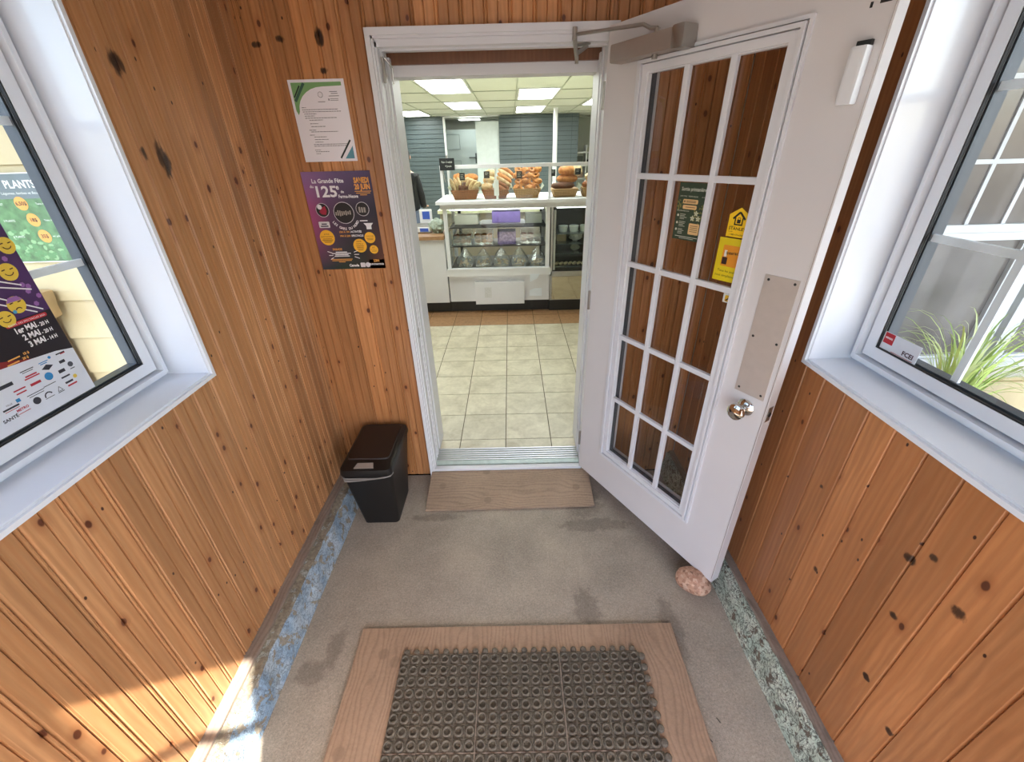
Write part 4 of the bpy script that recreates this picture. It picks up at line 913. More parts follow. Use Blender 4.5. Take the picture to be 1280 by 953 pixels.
panels = [(-1.085, 5.9, 1.3), (-1.085, 8.45, 1.3), (.162, 4.45, 1.3), (.162, 6.95, 1.3), (.162, 9.55, 1.35), (-2.335, 9.9, 1.35), (1.41, 8.2, 1.3), (-1.085, 3.2, 1.3), (1.41, 5.6, 1.3), (-2.335, 6.2, 1.3)]  # last panels are extra, out of view, added to light the shop
b = NB(); box(b, -3.6, 3.6, 2.16, YS+1.6, CH+.012, CH+.05); obj('ceiling_panel', b, gc, cl)
b = NB()
for k in range(-6, 7): box(b, .12+.625*k-.006, .12+.625*k+.006, 2.16, YS, CH, CH+.014)
yy = 2.07
while yy < YS: box(b, -3.6, 3.6, yy-.005, yy+.005, CH+.002, CH+.014); yy += 1.275
obj('grid_bar', b, paint((172, 178, 164), .7, name='green_grey_grid'), cl)
def ceil_light(x, y, d, lab, w=.55, zc=CH, grp='ceiling light panels'):
    t = thing('ceiling_light', lab, 'light', (x+w/2, y+d/2, zc+.01), 0, grp)
    q = NB(); ring(q, x-.02, x+w+.02, y-.02, y+d+.02, .025, zc-.006, zc+.012, lambda a, u, v: (u, v, a)); obj('frame', q, M['white'], t)
    q = NB(); box(q, x, x+w, y, y+d, zc-.003, zc+.004); obj('diffuser', q, M['troffer'], t)
labs = ['lit ceiling panel, largest and nearest on the left of the shop ceiling', 'lit ceiling panel, middle-sized one on the left of the shop ceiling', 'lit ceiling panel, thin sliver nearest the doorway lintel', 'lit ceiling panel, middle of the three in the centre column', 'lit ceiling panel, farthest of the three in the centre column', 'lit ceiling panel against the left jamb', 'lit ceiling panel against the right jamb', 'added lit ceiling panel hidden above the lintel', 'added lit ceiling panel unseen right of the doorway view', 'added lit ceiling panel unseen left of the doorway view']
for (x, y, d), l in zip(panels, labs): ceil_light(x, y, d, l)
wm = paint((196, 200, 190), .6, 0, .03, 3, 'shop_wall_paint')
for x0, x1, nm in ((-3.7, -3.6, 'wall_left'), (3.6, 3.7, 'wall_right')):
    b = NB(); box(b, x0, x1, 2.16, YS+1.6, ZS-.1, CH+.4); sobj(nm, b, wm, 'plain pale %s shop wall' % nm[5:], 'wall')
b = NB(); box(b, -3.6, 3.6, YS+1.5, YS+1.6, ZS, CH+.1); sobj('wall_back', b, wm, 'pale wall of the back room behind the grey slatted walls', 'wall')
sl = paint((88, 100, 104), .35, 0, .05, 3, 'blue_grey_slatwall')
def slatwall(x0, x1, lab):
    e = struct('wall_slatted', ((x0+x1)/2, YS, ZS), lab, 'wall'); b = NB(); box(b, x0, x1, YS+.02, YS+.12, ZS, CH); obj('backing', b, paint((52, 66, 72), .5, name='slat_groove'), e)
    b = NB(); z = ZS
    while z < CH-.02: box(b, x0, x1, YS, YS+.02, z+.007, min(z+.09, CH)); z += .095
    obj('slat', b, sl, e)['kind'] = 'stuff'
    if x1-x0 > 1.5: b = NB(); [box(b, x-.004, x+.004, YS-.002, YS, ZS, CH) for x in ((x0+.52, x0+1.74) if x0 > -1 else ())]; obj('seam', b, paint((58, 72, 78), .5), e)
slatwall(-3.6, -1.56, 'blue-grey slatted wall left of the grey door')
slatwall(-.24, 1.66, 'blue-grey slatted wall right of the grey door')
b = NB(); box(b, -1.56, -1.52, YS-.01, YS+.1, ZS, CH); sobj('trim_3', b, M['white'], 'white corner trim at the left slatted wall', 'trim')
b = NB(); box(b, -.80, -.24, YS+.05, YS+.15, ZS, 2.32); sobj('wall_panel', b, paint((206, 216, 218), .3, name='white_panel'), 'white glossy wall panel between the grey door and the slatted wall', 'wall')
b = NB(); box(b, -1.6, -.2, YS, YS+.05, 2.415, CH+.01); sobj('trim_4', b, M['white'], 'white header above the grey door recess', 'trim')
dd = struct('door_2', (-1.15, YS+.9, ZS), 'pale grey panelled door with lever handle at the back of the shop', 'door'); gd = paint((166, 178, 178), .5, 0, .03, 3, 'grey_door')
b = NB(); box(b, -1.7, -.74, YS+.9, YS+.95, ZS, 2.2); obj('leaf', b, gd, dd)
for (a, c, z0, z1) in ((-1.62, -1.28, 1.75, 2.1), (-1.62, -1.28, .3, 1.5)):
    b = NB(); ring(b, a, c, z0, z1, .012, YS+.885, YS+.9, lambda d, u, v: (u, d, v)); obj('panel_moulding', b, paint((128, 140, 142), .5, name='grey_moulding'), dd)
b = NB(); box(b, -.90, -.86, YS+.885, YS+.9, 1.42, 1.66); tube(b, [(-.88, YS+.87, 1.56), (-1.06, YS+.86, 1.56)], .014, 8); obj('door_handle', b, paint((70, 78, 80), .4, .5, name='dark_handle'), dd)
ceil_light(-1.2, YS+.12, .45, 'lit ceiling panel in the recess above the grey door', .5, CH-.05)
b = NB(); tube(b, [(.955, 10.0, ZS), (.955, 10.0, CH)], .045, 16); sobj('column', b, M['white'], 'slim white column in front of the slatted wall', 'column', smooth=True)
# shelves seen in the gap at the right of the slatted wall
sh = thing('shelving_unit', 'white shelving unit in the gap right of the slatted wall', 'shelf', (1.95, YS+.6, ZS))
for z in (.6, 1.0, 1.3, 1.6): b = NB(); box(b, 1.68, 2.6, YS+.5, YS+.9, z, z+.03); obj('shelf', b, M['white'], sh)
for x in (1.68, 1.95, 2.58): b = NB(); box(b, x, x+.03, YS+.5, YS+.9, ZS, 1.78); obj('upright', b, M['white'], sh)
for k, (x, z, w, h, c) in enumerate(((1.73, 1.33, .16, .2, (70, 76, 70)), (2.0, 1.33, .22, .12, (30, 32, 32)), (2.3, 1.33, .2, .18, (120, 100, 80)), (1.73, 1.03, .18, .18, (150, 120, 100)), (2.0, 1.63, .12, .1, (180, 180, 160)), (2.2, 1.63, .14, .13, (60, 60, 62)))):
    b = NB(); box(b, x, x+w, YS+.55, YS+.8, z+.0, z+h, .01); tag(obj('storage_box', b, paint(c, .6), origin=(x+w/2, YS+.67, z)), ['dark green box on the upper left of the white shelving', 'black box beside the upright of the white shelving', 'brown box on the right of the white shelving', 'tan box on the lower shelf of the white shelving', 'small pale box on top of the white shelving', 'dark box on top of the white shelving'][k], 'box')

# ------------------------------------------------------------------ display case
W = M['white']; YC = 4.5
dc = thing('display_case', 'white framed glass bakery display case in the middle of the shop', 'display case', (-.14, 4.8, ZS))
def P(name, mat_, *boxes, parent=None, bev=0, **k):
    b = NB()
    for q in boxes: box(b, *q, bev)
    return obj(name, b, mat_, parent or dc, **k)
up = thing('upper_display_shelf', 'long white ledge with glazed rail over both display cases', 'shelf', (.5, 4.8, 1.185))
P('ledge', W, (-.705, 1.75, YC-.02, 5.2, 1.185, 1.235), (-.74, 1.75, YC-.06, 5.24, 1.235, 1.262), parent=up)
for x0, x1 in ((-.685, -.648), (.357, .398)):
    P('post', W, (x0, x1, YC, YC+.04, .58, 1.185)); P('post', W, (x0, x1, 5.14, 5.18, .58, 1.185))
P('lower_rail', W, (-.698, .415, YC-.012, YC+.05, .512, .575), (-.690, .405, YC-.02, YC+.04, .575, .592))
P('cabinet_base', M['white_trim'], (-.69, .405, YC+.03, 5.18, .22, .515))
P('plinth', M['dark'], (-.70, .41, YC+.10, 5.15, ZS, .225))
P('access_panel', M['white_trim'], (-.408, .130, YC-.012, YC+.03, .195, .443), bev=.003)
P('case_floor', M['dark'], (-.66, .38, YC+.04, 5.15, .575, .585))
for z in (.787, .979): P('shelf', M['dark'], (-.655, .37, YC+.14, 5.1, z, z+.008), label='dark thin shelf')
P('side_post', M['dark'], (-.60, -.57, 5.05, 5.1, .585, 1.185), (.33, .35, 5.05, 5.1, .585, 1.185))
P('glass_front', M['case_glass'], (-.648, .357, YC+.012, YC+.016, .592, 1.186)); P('glass_side', M['case_glass'], (-.670, -.666, YC+.04, 5.14, .592, 1.186))
for x0, x1 in ((-.675, -.651), (.376, .400), (1.35, 1.375)): P('upper_post', W, (x0, x1, YC+.0, YC+.025, 1.262, 1.556), parent=up)
P('upper_post', W, (-.650, -.632, 4.86, 4.885, 1.262, 1.556), parent=up)
P('upper_rail', W, (-.675, 1.70, YC-.002, YC+.028, 1.548, 1.580), (-.675, -.65, YC, 4.9, 1.555, 1.575), parent=up)
P('upper_glass', M['case_glass'], (-.651, 1.35, YC+.011, YC+.014, 1.262, 1.553), parent=up)
b = NB(); box(b, -.62, .33, YC+.05, YC+.07, 1.168, 1.182); obj('case_fill_light', b, emit('case_fill_light', (.95, 1, .95), 7.0), dc)  # added glowing strip under the ledge, brightens the case goods
# neighbouring refrigerated case
fillb = NB(); box(fillb, .47, 1.38, YC+.06, YC+.075, 1.168, 1.18)
rf = thing('refrigerated_case', 'chrome framed refrigerated case with dark shelves right of the white case', 'display case', (.77, 4.8, ZS)); ch_ = M['metal']
def Q(name, mat_, *boxes, **k): return P(name, mat_, *boxes, parent=rf, **k)
Q('frame', ch_, (.412, .430, YC, YC+.03, .49, 1.185), (.440, .462, YC+.02, YC+.05, .55, 1.15), (1.40, 1.43, YC, YC+.03, .49, 1.185), (.412, 1.43, YC, YC+.03, .485, .54))
Q('back_panel', M['dark'], (.42, 1.42, 5.1, 5.14, .49, 1.185), (.42, .43, YC+.05, 5.1, .49, 1.185))
Q('mirror_panel', paint((190, 178, 160), .08, .95, .02, 3, 'polished_steel'), (.432, 1.42, YC+.005, YC+.03, .23, .482), label='polished steel lower panel')
Q('plinth', M['dark'], (.412, 1.43, YC+.06, 5.1, ZS, .21)); Q('base', ch_, (.412, 1.43, YC+.04, 5.1, .21, .50))
for z in (.56, .70, .80, .905): Q('shelf', paint((84, 96, 96), .2, .2, .05, 9, 'smoked_glass_shelf'), (.465, 1.40, YC+.09, 5.08, z, z+.008))
obj('case_fill_light', fillb, emit('fridge_fill_light', (.92, 1, .95), 4.0), rf)  # added glowing strip, brightens the dark refrigerated shelves
Q('glass_front', M['case_glass'], (.430, 1.40, YC+.008, YC+.012, .54, 1.185))
# left service counter
lc = thing('service_counter', 'white service counter with speckled brown top behind the left jamb', 'counter', (-1.4, 4.8, ZS))
P('body', M['white_trim'], (-2.4, -.702, YC+.02, 5.1, .215, .895), parent=lc); P('plinth', M['dark'], (-2.4, -.702, YC+.10, 5.08, ZS, .22), parent=lc)
P('worktop', M['tile_brown'], (-2.4, -.70, YC-.01, 5.12, .895, .930), parent=lc)
bc = thing('back_counter', 'long pale yellow counter seen behind the display case', 'counter', (.4, 6.1, ZS))
P('worktop', paint((226, 226, 186), .5, name='pale_yellow_top'), (-.95, 2.0, 5.8, 6.5, .99, 1.03), parent=bc); P('body', paint((150, 140, 120), .6, name='brown_grey_body'), (-.93, 1.98, 5.84, 6.48, ZS, .99), parent=bc)
# flat white patches and a faded sticker on the case front
for k, (pts, lab) in enumerate((([(.192, .524), (.298, .521), (.270, .470), (.192, .436)], 'flat white patch on the lower rail of the display case'), ([(.188, .329), (.250, .352), (.323, .356), (.324, .266), (.188, .270)], 'flat white patch low on the base beside the access panel'))):
    b = NB(); prism(b, [p for p in pts], YC-.014 if k == 0 else YC+.026, YC-.0125 if k == 0 else YC+.0285, Matrix(((1, 0, 0, 0), (0, 0, 1, 0), (0, 1, 0, 0), (0, 0, 0, 1)))); tag(obj('white_patch', b, paint((226, 232, 240), .6, name='patch_white'), origin=(.25, YC-.014 if k == 0 else YC+.026, .3)), lab, 'paper')
b = NB(); rect(b, -.036, .036, -.055, .055)
s = poster('faded_sticker', 'small faded white sticker on the access panel of the display case', 'sticker', frame_m((-.268, YC-.0125, .328), (1, 0, 0), (0, 0, 1), (0, -1, 0)), .075, .115, paint((206, 206, 206), .6, 0, .12, 60, 'faded_sticker'))
b.free()

# ------------------------------------------------------------------ bread baskets and signs
wk = {'a': wicker('brown_wicker', (170, 106, 56)), 'b': wicker('tan_wicker', (196, 150, 92))}
liner = paint((214, 220, 206), .6, 0, .05, 9, 'paper_liner')
br = {'pale': bread_mat('floured_loaf', (228, 206, 160), (176, 132, 84)), 'gold': bread_mat('golden_crust', (214, 146, 76), (160, 90, 40)), 'brown': bread_mat('brown_crust', (164, 100, 56), (104, 58, 30)), 'dark': bread_mat('dark_crust', (112, 66, 40), (70, 40, 24))}
def basket(x0, x1, z, h, label, wkm, depth=.22, y=YC+.09):
    t = thing('bread_basket', label, 'basket', ((x0+x1)/2, y+depth/2, z), 0, 'bread baskets on the case')
    q = NB(); sl_ = .03; loft(q, [(x0+sl_, x1-sl_, y+sl_, y+depth-sl_, z, .02), (x0, x1, y, y+depth, z+h, .025), (x0+.006, x1-.006, y+.006, y+depth-.006, z+h+.006, .022), (x0+.014, x1-.014, y+.014, y+depth-.014, z+h, .02)]); obj('body', q, wkm, t, smooth=True)
    q = NB(); tube(q, [(x0+.01, y, z+h), (x1-.01, y, z+h)], .006, 6); obj('rim', q, wkm, t, smooth=True)
    q = NB()
    for sx, xx in ((-1, x0), (1, x1)):
        vs = [q.verts.new(v) for v in ((xx, y+.02, z+h-.01), (xx+sx*.03, y+.03, z+h+.03), (xx+sx*.02, y+depth-.04, z+h+.05), (xx, y+depth-.02, z+h-.01))]; q.faces.new(vs)
    bmesh.ops.solidify(q, geom=q.faces[:], thickness=.002); obj('liner', q, liner, t); return t
ZL = 1.262
basket(-.600, -.322, ZL+.0, .085, 'brown wicker basket of upright round loaves, leftmost on the case', wk['a'])
basket(-.290, -.015, ZL+.0, .085, 'brown wicker basket of sliced pale loaves, second from the left', wk['a'])
basket(.030, .312, ZL+.0, .085, 'wicker basket heaped with golden rolls, third from the left', wk['b'])
basket(.415, .690, ZL+.0, .075, 'low tan wicker basket of dark loaves right of the white post', wk['b'])
basket(.715, .990, ZL+.0, .085, 'tan wicker basket at the right end beside the jamb', wk['b'])
def loaf(c, l, w, h, mat_, label, group, rz=0, tilt=0, slashes=3, up=False):
    q = NB(); vs = bmesh.ops.create_icosphere(q, subdivisions=3, radius=1)['verts']
    for v in vs:
        p = v.co; p.x = math.copysign(abs(p.x)**.85, p.x); g = sum(math.exp(-((p.x-s_*.5)/.10)**2) for s_ in (-1, 0, 1)) if slashes else 0
        k = 1+noise.noise(p*2+Vector(c)*9)*.06-(.13*g if p.z > .35 else 0); v.co = Vector((p.x*l/2, p.y*w/2*k, p.z*h/2*k))
    m = Matrix.Translation(c) @ Matrix.Rotation(rz, 4, 'Z') @ Matrix.Rotation(tilt, 4, 'Y'); m = m if not up else m @ Matrix.Rotation(pi/2, 4, 'Y')
    tf(q, m); o = obj('loaf', q, mat_, smooth=True, origin=tuple(c)); return tag(o, label, 'bread', group)
r5 = random.Random(5); O4 = ['first from the left', 'second', 'third', 'last']; O6 = ['lowest', 'second lowest', 'third from below', 'third from the top', 'second from the top', 'topmost']
g1 = 'upright loaves in the leftmost basket'
for k in range(4): loaf((-.578+k*.030, YC+.15+k*.02, ZL+.125+k*.006), .034, .13, .15, br['pale'], 'pale loaf on the left side of the leftmost basket, %s of four' % O4[k], g1, rz=.35, slashes=0, tilt=-.30+k*.06)
for k in range(4): loaf((-.432+k*.030, YC+.19-k*.015, ZL+.13-k*.008), .036, .14, .15-.006*k, br['pale'], 'pale loaf on the right side of the leftmost basket, %s of four' % O4[k], g1+', right', rz=-.9+.1*k, slashes=0, tilt=.15+k*.12)
loaf((-.462, YC+.15, ZL+.10), .12, .06, .10, br['dark'], 'dark pointed loaf in the middle of the leftmost basket', None or 'dark loaf pieces in the leftmost basket', up=True); loaf((-.495, YC+.14, ZL+.09), .1, .05, .06, br['dark'], 'small dark loaf piece leaning left in the leftmost basket', 'dark loaf pieces in the leftmost basket', up=True, tilt=-.4); loaf((-.425, YC+.14, ZL+.09), .1, .05, .06, br['dark'], 'small dark loaf piece leaning right in the leftmost basket', 'dark loaf pieces in the leftmost basket', up=True, tilt=.4)
loaf((-.515, YC+.25, ZL+.20), .14, .08, .08, br['gold'], 'golden loaf on top at the back of the leftmost basket', 'golden loaves at the back of the leftmost basket'); loaf((-.40, YC+.25, ZL+.195), .15, .08, .08, br['gold'], 'golden loaf at the back right of the leftmost basket', 'golden loaves at the back of the leftmost basket')
for k in range(3): loaf((-.235+k*.02, YC+.17+k*.03, ZL+.11+k*.06), .12, .09, .085, br['pale'], 'round pale loaf on the left of the second basket, %s' % ('lowest', 'middle one', 'topmost')[k], 'round loaves in the second basket', rz=.2*k)
for k in range(6): loaf((-.085+.010*k, YC+.15+k*.018, ZL+.09+k*.033), .17, .05, .05, br['brown' if k < 2 else 'gold' if k % 2 else 'pale'], 'slanting loaf stacked on the right of the second basket, %s' % O6[k], 'slanting loaves in the second basket', tilt=.55)
for j in range(4):
    for k in range(4):
        x = .065+k*.066+(j % 2)*.02; z = ZL+.10+j*.052; q = NB()
        if (j+k) % 2: lathe(q, [(.014, -.012), (.030, -.016), (.040, 0), (.030, .018), (.014, .014)], 16, Matrix.Translation((x, YC+.13+j*.025, z)) @ Matrix.Rotation(r5.uniform(.7, 1.5), 4, 'X') @ Matrix.Rotation(r5.uniform(-.5, .5), 4, 'Y'), cap=False); [q.faces.new((q.verts[i], q.verts[(i+1) % 16], q.verts[64+(i+1) % 16], q.verts[64+i])) for i in range(0)] if False else None
        else: ball(q, (x, YC+.13+j*.025, z), .038, 2, (1.1, 1, .8), r5.uniform(0, 3), .25, 9)
        q.verts.ensure_lookup_table(); tag(obj('bread_roll', q, br['gold'], smooth=True, origin=(x, YC+.13+j*.025, z)), 'golden roll in the third basket, %s layer, %s' % (('bottom', 'second', 'third', 'top')[j], O4[k]), 'bread', 'golden rolls in the third basket')
loaf((.535, YC+.17, ZL+.105), .24, .09, .075, br['dark'], 'long dark loaf lying in the low tan basket', 'loaves in the low tan basket, front')
loaf((.58, YC+.21, ZL+.165), .22, .12, .085, br['gold'], 'scored golden loaf on the dark loaf in the low tan basket', 'scored loaf in the low tan basket', rz=.1)
loaf((.575, YC+.22, ZL+.240), .17, .14, .10, br['gold'], 'large round-ended golden loaf on top of the low tan basket', 'golden loaves atop the low tan basket'); loaf((.675, YC+.24, ZL+.235), .12, .13, .11, br['pale'], 'pale cut loaf on top right of the low tan basket', 'pale cut loaf')
loaf((.83, YC+.18, ZL+.11), .2, .1, .09, br['brown'], 'brown loaf in the basket at the right end', 'loaves at the right end'); loaf((.86, YC+.22, ZL+.18), .2, .1, .09, br['pale'], 'pale loaf in the basket at the right end', 'pale loaf at the right end')
chalk = paint((24, 26, 27), .7, 0, .1, 20, 'chalkboard')
def card(x, z, w, h, lab, lines, y=YC+.07):
    s = poster('price_card', lab, 'sign', frame_m((x, y, z), (1, 0, 0), (0, 0, 1), (0, -1, 0)), w, h, chalk, th=.004)
    b = NB(); [line(b, -w*.3, h*(.25-.22*k), w*(.25-.1*(k % 2)), h*(.25-.22*k), h*.06, .005) for k in range(lines)]; layer('chalk_writing', b, (196, 200, 190), s)
    b = NB(); box(b, -.002, .002, -h/2-.05, -h/2, 0, .002); obj('pick', b, M['metal'], s, local=True); return s
card(-.470, 1.476, .052, .066, 'small black price card in front of the leftmost loaves', 3); card(-.228, 1.487, .056, .062, 'small black price card in front of the second basket', 2)
card(.092, 1.480, .056, .064, 'small black price card in front of the golden rolls', 3); card(.420, 1.490, .055, .060, 'small black price card just right of the white post', 2); card(.668, 1.496, .056, .056, 'small black price card on the golden loaves at the right', 2)
cs = poster('chalk_sign', 'black chalkboard sign clipped to the top left corner of the display case', 'sign', frame_m((-.598, YC-.012, 1.588), (1, 0, 0), (0, 0, 1), (0, -1, 0)), .142, .104, chalk, th=.008, shape=None)
b = NB(); text(b, 'Pain Croûté', 0, .012, .016, w=.10, z=.009, bold=.0003); text(b, '4 Jours', .012, -.022, .016, w=.06, z=.009, bold=.0003); layer('chalk_writing', b, (190, 194, 186), cs)
b = NB(); tube(b, [(-.045, -.05, -.004), (-.03, -.155, -.004)], .003, 6); tube(b, [(.035, -.05, -.004), (.052, -.11, -.004)], .003, 6); tube(b, [(.0, .05, -.004), (.0, .075, -.004)], .008, 6); obj('stand', b, M['metal'], cs, local=True)
b = NB(); box(b, -.140, -.117, YC+.015, YC+.02, 1.262, 1.31); box(b, -.160, -.112, YC+.02, YC+.035, 1.30, 1.44, .004); box(b, -.148, -.132, YC+.02, YC+.035, 1.44, 1.545, .004); tag(obj('paper_bag', b, paint((232, 232, 228), .7, name='white_paper_bag'), origin=(-.138, YC+.03, 1.262)), 'narrow white paper bag standing in front of the second basket', 'bag')

# ------------------------------------------------------------------ goods inside the cases
b = NB(); loft(b, [(-.30, .13, 4.66, 4.95, .988, .02), (-.33, .15, 4.64, 4.97, 1.018, .02)]); tag(obj('tray', b, paint((150, 146, 150), .4, .3, name='grey_tray'), smooth=True, origin=(-.09, 4.8, .988)), 'grey tray on the top shelf of the display case', 'tray')
b = NB(); box(b, -.20, .10, 4.70, 4.92, 1.02, 1.13, .006); pk = tag(obj('pastry_box', b, paint((120, 96, 176), .5, 0, .12, 16, 'violet_print'), origin=(-.05, 4.8, 1.02)), 'violet pastry box with pink pattern on the grey tray', 'box')
b = NB(); [ball(b, (-.18+.022*k, 4.698, 1.05+.02*((k*7) % 3)), .009, 1, (1, .2, 1)) for k in range(12)]; obj('pink_pattern', b, paint((226, 130, 160), .5, name='pink_print'), pk, local=False) if False else b.free()
for x0, x1, lab in ((-.62, -.36, 'bright white carton on the left of the top shelf'), (.16, .34, 'pale carton on the right of the top shelf')):
    b = NB(); box(b, x0, x1, 4.85, 5.0, .988, 1.085, .004); tag(obj('carton', b, paint((236, 236, 220) if x0 < 0 else (186, 190, 172), .6), origin=((x0+x1)/2, 4.92, .988)), lab, 'box')
def bin_(x0, x1, lab, fill, n, mat_):
    t = thing('clear_bin', lab, 'container', ((x0+x1)/2, 4.8, .796)); b = NB(); w = .004; y0, y1, z0, z1 = 4.68, 4.92, .796, .90
    for q in ((x0, x1, y0, y0+w, z0, z1), (x0, x1, y1-w, y1, z0, z1+.03), (x0, x0+w, y0, y1, z0, z1), (x1-w, x1, y0, y1, z0, z1), (x0, x1, y0, y1, z0, z0+w)): box(b, *q)
    obj('body', b, M['plastic_clear'], t)
    for k in range(n):
        b = NB(); x = x0+.035+(x1-x0-.07)*((k % 3)/2); z = z0+.038+.042*(k//3); ball(b, (x, 4.76+.03*(k//3), z), .036, 2, (1.1, 1, .8), k, .12); tag(obj('bun', b, mat_, smooth=True, origin=(x, 4.76, z)), fill+', %s, %s row' % (('left', 'middle', 'right')[k % 3], ('lower', 'upper')[k//3]), 'bread', fill)
bin_(-.63, -.43, 'clear bin of brown buns, leftmost on the middle shelf', 'brown bun in the leftmost bin', 6, br['brown']); bin_(-.40, -.20, 'clear bin of golden rolls, second on the middle shelf', 'golden roll in the second bin', 6, br['gold']); bin_(.10, .32, 'clear bin of dark pastries, rightmost on the middle shelf', 'dark pastry in the rightmost bin', 5, br['dark'])
b = NB(); box(b, -.15, .05, 4.70, 4.9, .796, .93, .015); tag(obj('violet_package', b, paint((140, 124, 176), .5, 0, .5, 40, 'violet_dotted_bag'), origin=(-.05, 4.8, .796)), 'violet patterned package between the bins on the middle shelf', 'package')
ord_ = ['leftmost', 'second', 'middle', 'fourth', 'rightmost']
for k in range(5):
    cx = -.505+k*.198-.002*k; t = thing('pastry_bag', 'clear twisted bag of nut pastries on the case floor, %s of five' % ord_[k], 'bag', (cx, 4.66, .586), 0, None)
    b = NB(); seg = 14; R_ = [(.088, 0), (.098, .03), (.094, .065), (.070, .11), (.038, .155), (.014, .185), (.008, .195), (.022, .212)]; lathe(b, R_, seg, Matrix.Translation((cx, 4.66, .586)))
    for v in b.verts: n_ = noise.noise(v.co*26+Vector((k, 0, 0)))*.014; v.co.x += n_; v.co.y += n_*.6
    obj('film', b, M['plastic_clear'], t, smooth=False)
    b = NB(); rr = random.Random(k)
    for j in range(26): a = rr.uniform(0, 6.28); q_ = rr.uniform(0, .068); ball(b, (cx+q_*cos(a), 4.66+q_*sin(a), .60+rr.uniform(0, .05)), .014, 1, (1, .8, .7), a)
    obj('contents', b, bread_mat('mixed_pastry', (200, 178, 138), (126, 92, 66)), t, smooth=True)['kind'] = 'stuff'
for k in range(4):
    x = .56+k*.115; b = NB(); lathe(b, [(.042, 0), (.050, .05), (.052, .055), (.050, .062)], 16, Matrix.Translation((x, 4.72, .914)), cap=True); t = tag(obj('tub', b, paint((222, 228, 220), .4, name='white_tub'), smooth=True, origin=(x, 4.72, .914)), 'white round tub on the top shelf of the refrigerated case, %s' % O4[k], 'tub', 'white tubs in the refrigerated case')
b = NB(); box(b, .50, .60, 4.75, 4.9, .808, .875, .003); tag(obj('carton', b, paint((188, 176, 132), .6), origin=(.55, 4.8, .808)), 'small beige carton in the refrigerated case', 'box')
b = NB(); ball(b, (.70, 4.74, .865), .062, 3, (1, .8, .9), 0, .5, 12); tag(obj('bag', b, paint((206, 214, 206), .35, 0, .1, 30, 'white_film'), smooth=False, origin=(.70, 4.74, .808)), 'crumpled white bag in the refrigerated case', 'bag')
b = NB(); ball(b, (.70, 4.74, .742), .045, 3, (1.1, .8, .7), 0, .5, 12); tag(obj('bag', b, paint((150, 160, 140), .35, 0, .3, 30, 'green_white_film'), smooth=False, origin=(.70, 4.74, .708)), 'small crumpled greenish bag in the refrigerated case', 'bag')
for k in range(8):
    x = .50+k*.048; b = NB(); ball(b, (x, 4.68, .585), .020, 2, (.9, 2.6, .8), -.5, .05); tag(obj('eclair', b, bread_mat('pale_pastry', (226, 222, 186), (170, 156, 110)), smooth=True, origin=(x, 4.68, .568)), 'pale finger pastry at the bottom of the refrigerated case, %s from the left' % ['first', 'second', 'third', 'fourth', 'fifth', 'sixth', 'seventh', 'eighth'][k], 'pastry', 'pale finger pastries in a row')
# service counter goods
t = thing('scale', 'white shop scale with blue display on the service counter', 'scale', (-.93, 4.85, .93))
b = NB(); box(b, -1.06, -.86, 4.72, 4.98, .935, .99, .01); obj('body', b, M['white'], t); b = NB(); box(b, -1.05, -.87, 4.74, 4.96, .99, 1.0, .004); obj('weighing_plate', b, M['metal'], t)
b = NB(); box(b, -1.02, -.88, 4.97, 5.0, .99, 1.14, .01); obj('display_head', b, M['white'], t); b = NB(); box(b, -.985, -.905, 4.964, 4.97, 1.04, 1.12); obj('screen', b, paint((64, 96, 190), .3, name='blue_screen'), t, label='blue screen'); b = NB(); box(b, -.98, -.89, 4.716, 4.72, .945, .98); obj('screen', b, paint((64, 96, 190), .3, name='blue_screen'), t, label='blue screen')
b = NB(); ball(b, (-.79, 4.72, 1.0), .085, 3, (1, .8, .85), 0, .45, 12); tag(obj('plastic_bag', b, paint((150, 162, 148), .25, 0, .3, 20, 'grey_green_film'), smooth=False, origin=(-.79, 4.72, .93)), 'crumpled grey-green plastic bag on the service counter', 'bag')

# ------------------------------------------------------------------ the shop assistant
px, py, pz = -1.405, 6.3, ZS
ps = thing('person', 'person in a black top standing behind the service counter, seen at the left jamb', 'person', (px, py, pz))
def skin(name, V, E, mat_, parent, root=0, sub=2):
    me = bpy.data.meshes.new(name); inv = pm(parent).inverted(); me.from_pydata([inv @ Vector(v[:3]) for v in V], E, []); me.materials.append(mat_)
    o = bpy.data.objects.new(name, me); COL.objects.link(o); o.parent = parent
    o.modifiers.new('skin', 'SKIN'); 
    for i, v in enumerate(V):
        d = me.skin_vertices[0].data[i]; d.radius = (v[3], v[4] if len(v) > 4 else v[3]); d.use_root = (i == root)
    o.modifiers.new('sub', 'SUBSURF').levels = sub; o.modifiers['sub'].render_levels = sub
    for p in me.polygons: p.use_smooth = True
    return o
cp = lambda x, y, z, *r: (px+x, py-y, pz+z, *r)
skin_m = paint((206, 160, 134), .5, 0, .04, 20, 'skin')
V = [cp(0, 0, .90, .10, .08), cp(0, 0, 1.05, .09, .075), cp(0, 0, 1.22, .12, .08), cp(0, .0, 1.34, .11, .08), cp(0, .005, 1.41, .052), cp(0, 0, 1.47, .055), cp(0, -.01, 1.55, .078, .092), cp(0, -.01, 1.62, .06, .07),
     cp(.125, 0, 1.31, .050), cp(.17, -.02, 1.06, .040), cp(.155, -.20, .93, .030), cp(.17, -.27, .93, .026), cp(-.17, 0, 1.31, .052), cp(-.225, -.02, 1.06, .040), cp(-.19, -.20, .93, .030), cp(-.17, -.27, .93, .026),
     cp(.085, 0, .80, .09), cp(.09, 0, .45, .058), cp(.09, .01, .08, .042), cp(.09, -.12, .03, .03), cp(-.085, 0, .80, .09), cp(-.09, 0, .45, .058), cp(-.09, .01, .08, .042), cp(-.09, -.12, .03, .03)]
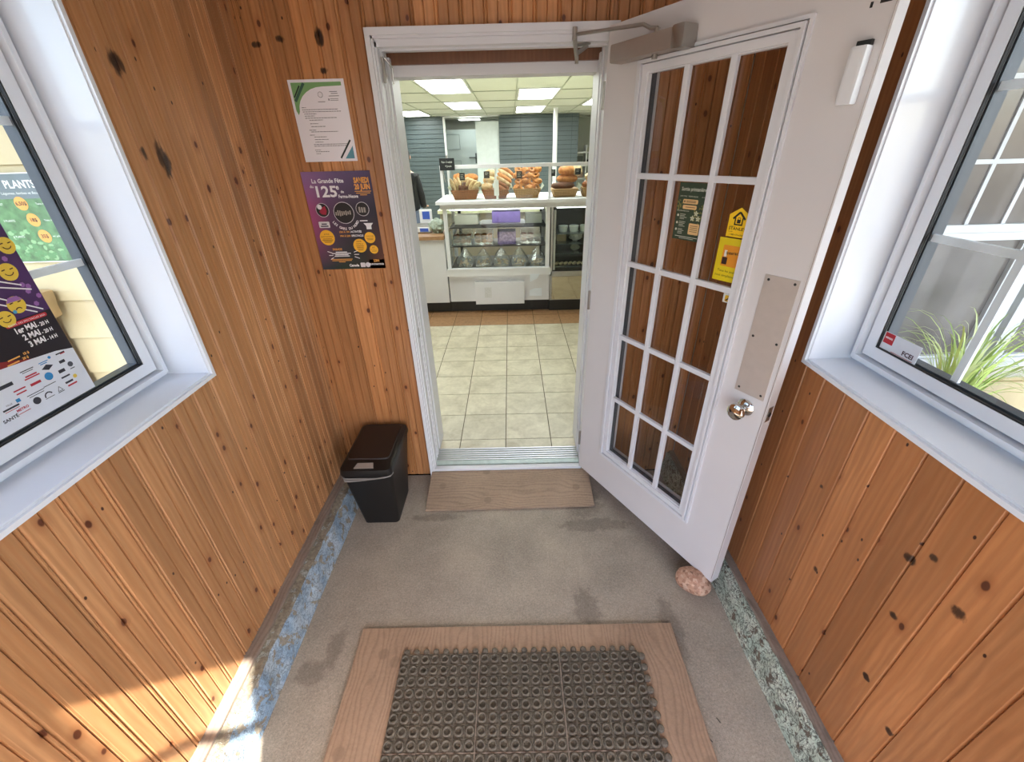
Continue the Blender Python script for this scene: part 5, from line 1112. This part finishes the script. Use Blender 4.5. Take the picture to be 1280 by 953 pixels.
E_ = [(0, 1), (1, 2), (2, 3), (3, 4), (4, 5), (5, 6), (6, 7), (3, 8), (8, 9), (9, 10), (10, 11), (3, 12), (12, 13), (13, 14), (14, 15), (0, 16), (16, 17), (17, 18), (18, 19), (0, 20), (20, 21), (21, 22), (22, 23)]
skin('body', V, E_, skin_m, ps)
for s_ in (-1, 1):
    for k, (dx, L_) in enumerate(((-.024, .055), (-.008, .068), (.008, .064), (.022, .05))):
        skin('finger', [cp(s_*.17+dx, -.275, .93, .010), cp(s_*.17+dx, -.30-L_*.3, .928, .009), cp(s_*.17+dx, -.30-L_*.7, .915, .008)], [(0, 1), (1, 2)], skin_m, ps, sub=1)
    skin('thumb', [cp(s_*.17-s_*.02, -.26, .93, .011), cp(s_*.17-s_*.045, -.285, .925, .010), cp(s_*.17-s_*.052, -.31, .918, .008)], [(0, 1), (1, 2)], skin_m, ps, sub=1)
skin('black_top', [cp(0, 0, .80, .15, .12), cp(0, 0, 1.06, .155, .115), cp(0, 0, 1.22, .165, .112), cp(0, 0, 1.345, .118, .086), cp(0, 0, 1.385, .062), cp(.125, 0, 1.32, .062), cp(.17, -.01, 1.08, .056), cp(.16, -.12, .965, .05), cp(.15, -.26, .935, .044), cp(-.17, 0, 1.32, .064), cp(-.225, -.01, 1.08, .054), cp(-.20, -.14, .965, .040)], [(0, 1), (1, 2), (2, 3), (3, 4), (3, 5), (5, 6), (6, 7), (7, 8), (3, 9), (9, 10), (10, 11)], paint((20, 21, 24), .8, name='black_cloth'), ps)
skin('trousers', [cp(0, 0, .99, .135, .108), cp(.088, 0, .80, .100), cp(.09, 0, .45, .07), cp(.09, .01, .11, .06), cp(-.088, 0, .80, .100), cp(-.09, 0, .45, .07), cp(-.09, .01, .11, .06)], [(0, 1), (1, 2), (2, 3), (0, 4), (4, 5), (5, 6)], paint((120, 134, 160), .8, name='pale_denim'), ps)
b = NB(); ball(b, tuple(cp(0, .015, 1.575)), .098, 3, (.86, 1.0, 1.12), 0, .06)
for v in [v for v in b.verts if v.co.y > py+.045 and v.co.z < pz+1.64]: v.co.y = py+.045
obj('hair', b, paint((30, 22, 20), .6, 0, .2, 30, 'dark_hair'), ps, smooth=True)
b = NB()
for s_ in (-1, 1): ball(b, tuple(cp(s_*.032, -.098, 1.575)), .010, 2, (1.2, .6, .8))
obj('eyes', b, paint((40, 30, 26), .3, name='eye'), ps, smooth=True)
b = NB(); ball(b, tuple(cp(0, -.108, 1.545)), .013, 2, (.8, 1.1, 1.5)); [ball(b, tuple(cp(s_*.080, -.005, 1.56)), .018, 2, (.4, .8, 1.3)) for s_ in (-1, 1)]; obj('nose_and_ears', b, skin_m, ps, smooth=True)
b = NB(); ball(b, tuple(cp(0, -.100, 1.508)), .018, 2, (1.1, .4, .35)); obj('mouth', b, paint((160, 90, 84), .5, name='lips'), ps, smooth=True)
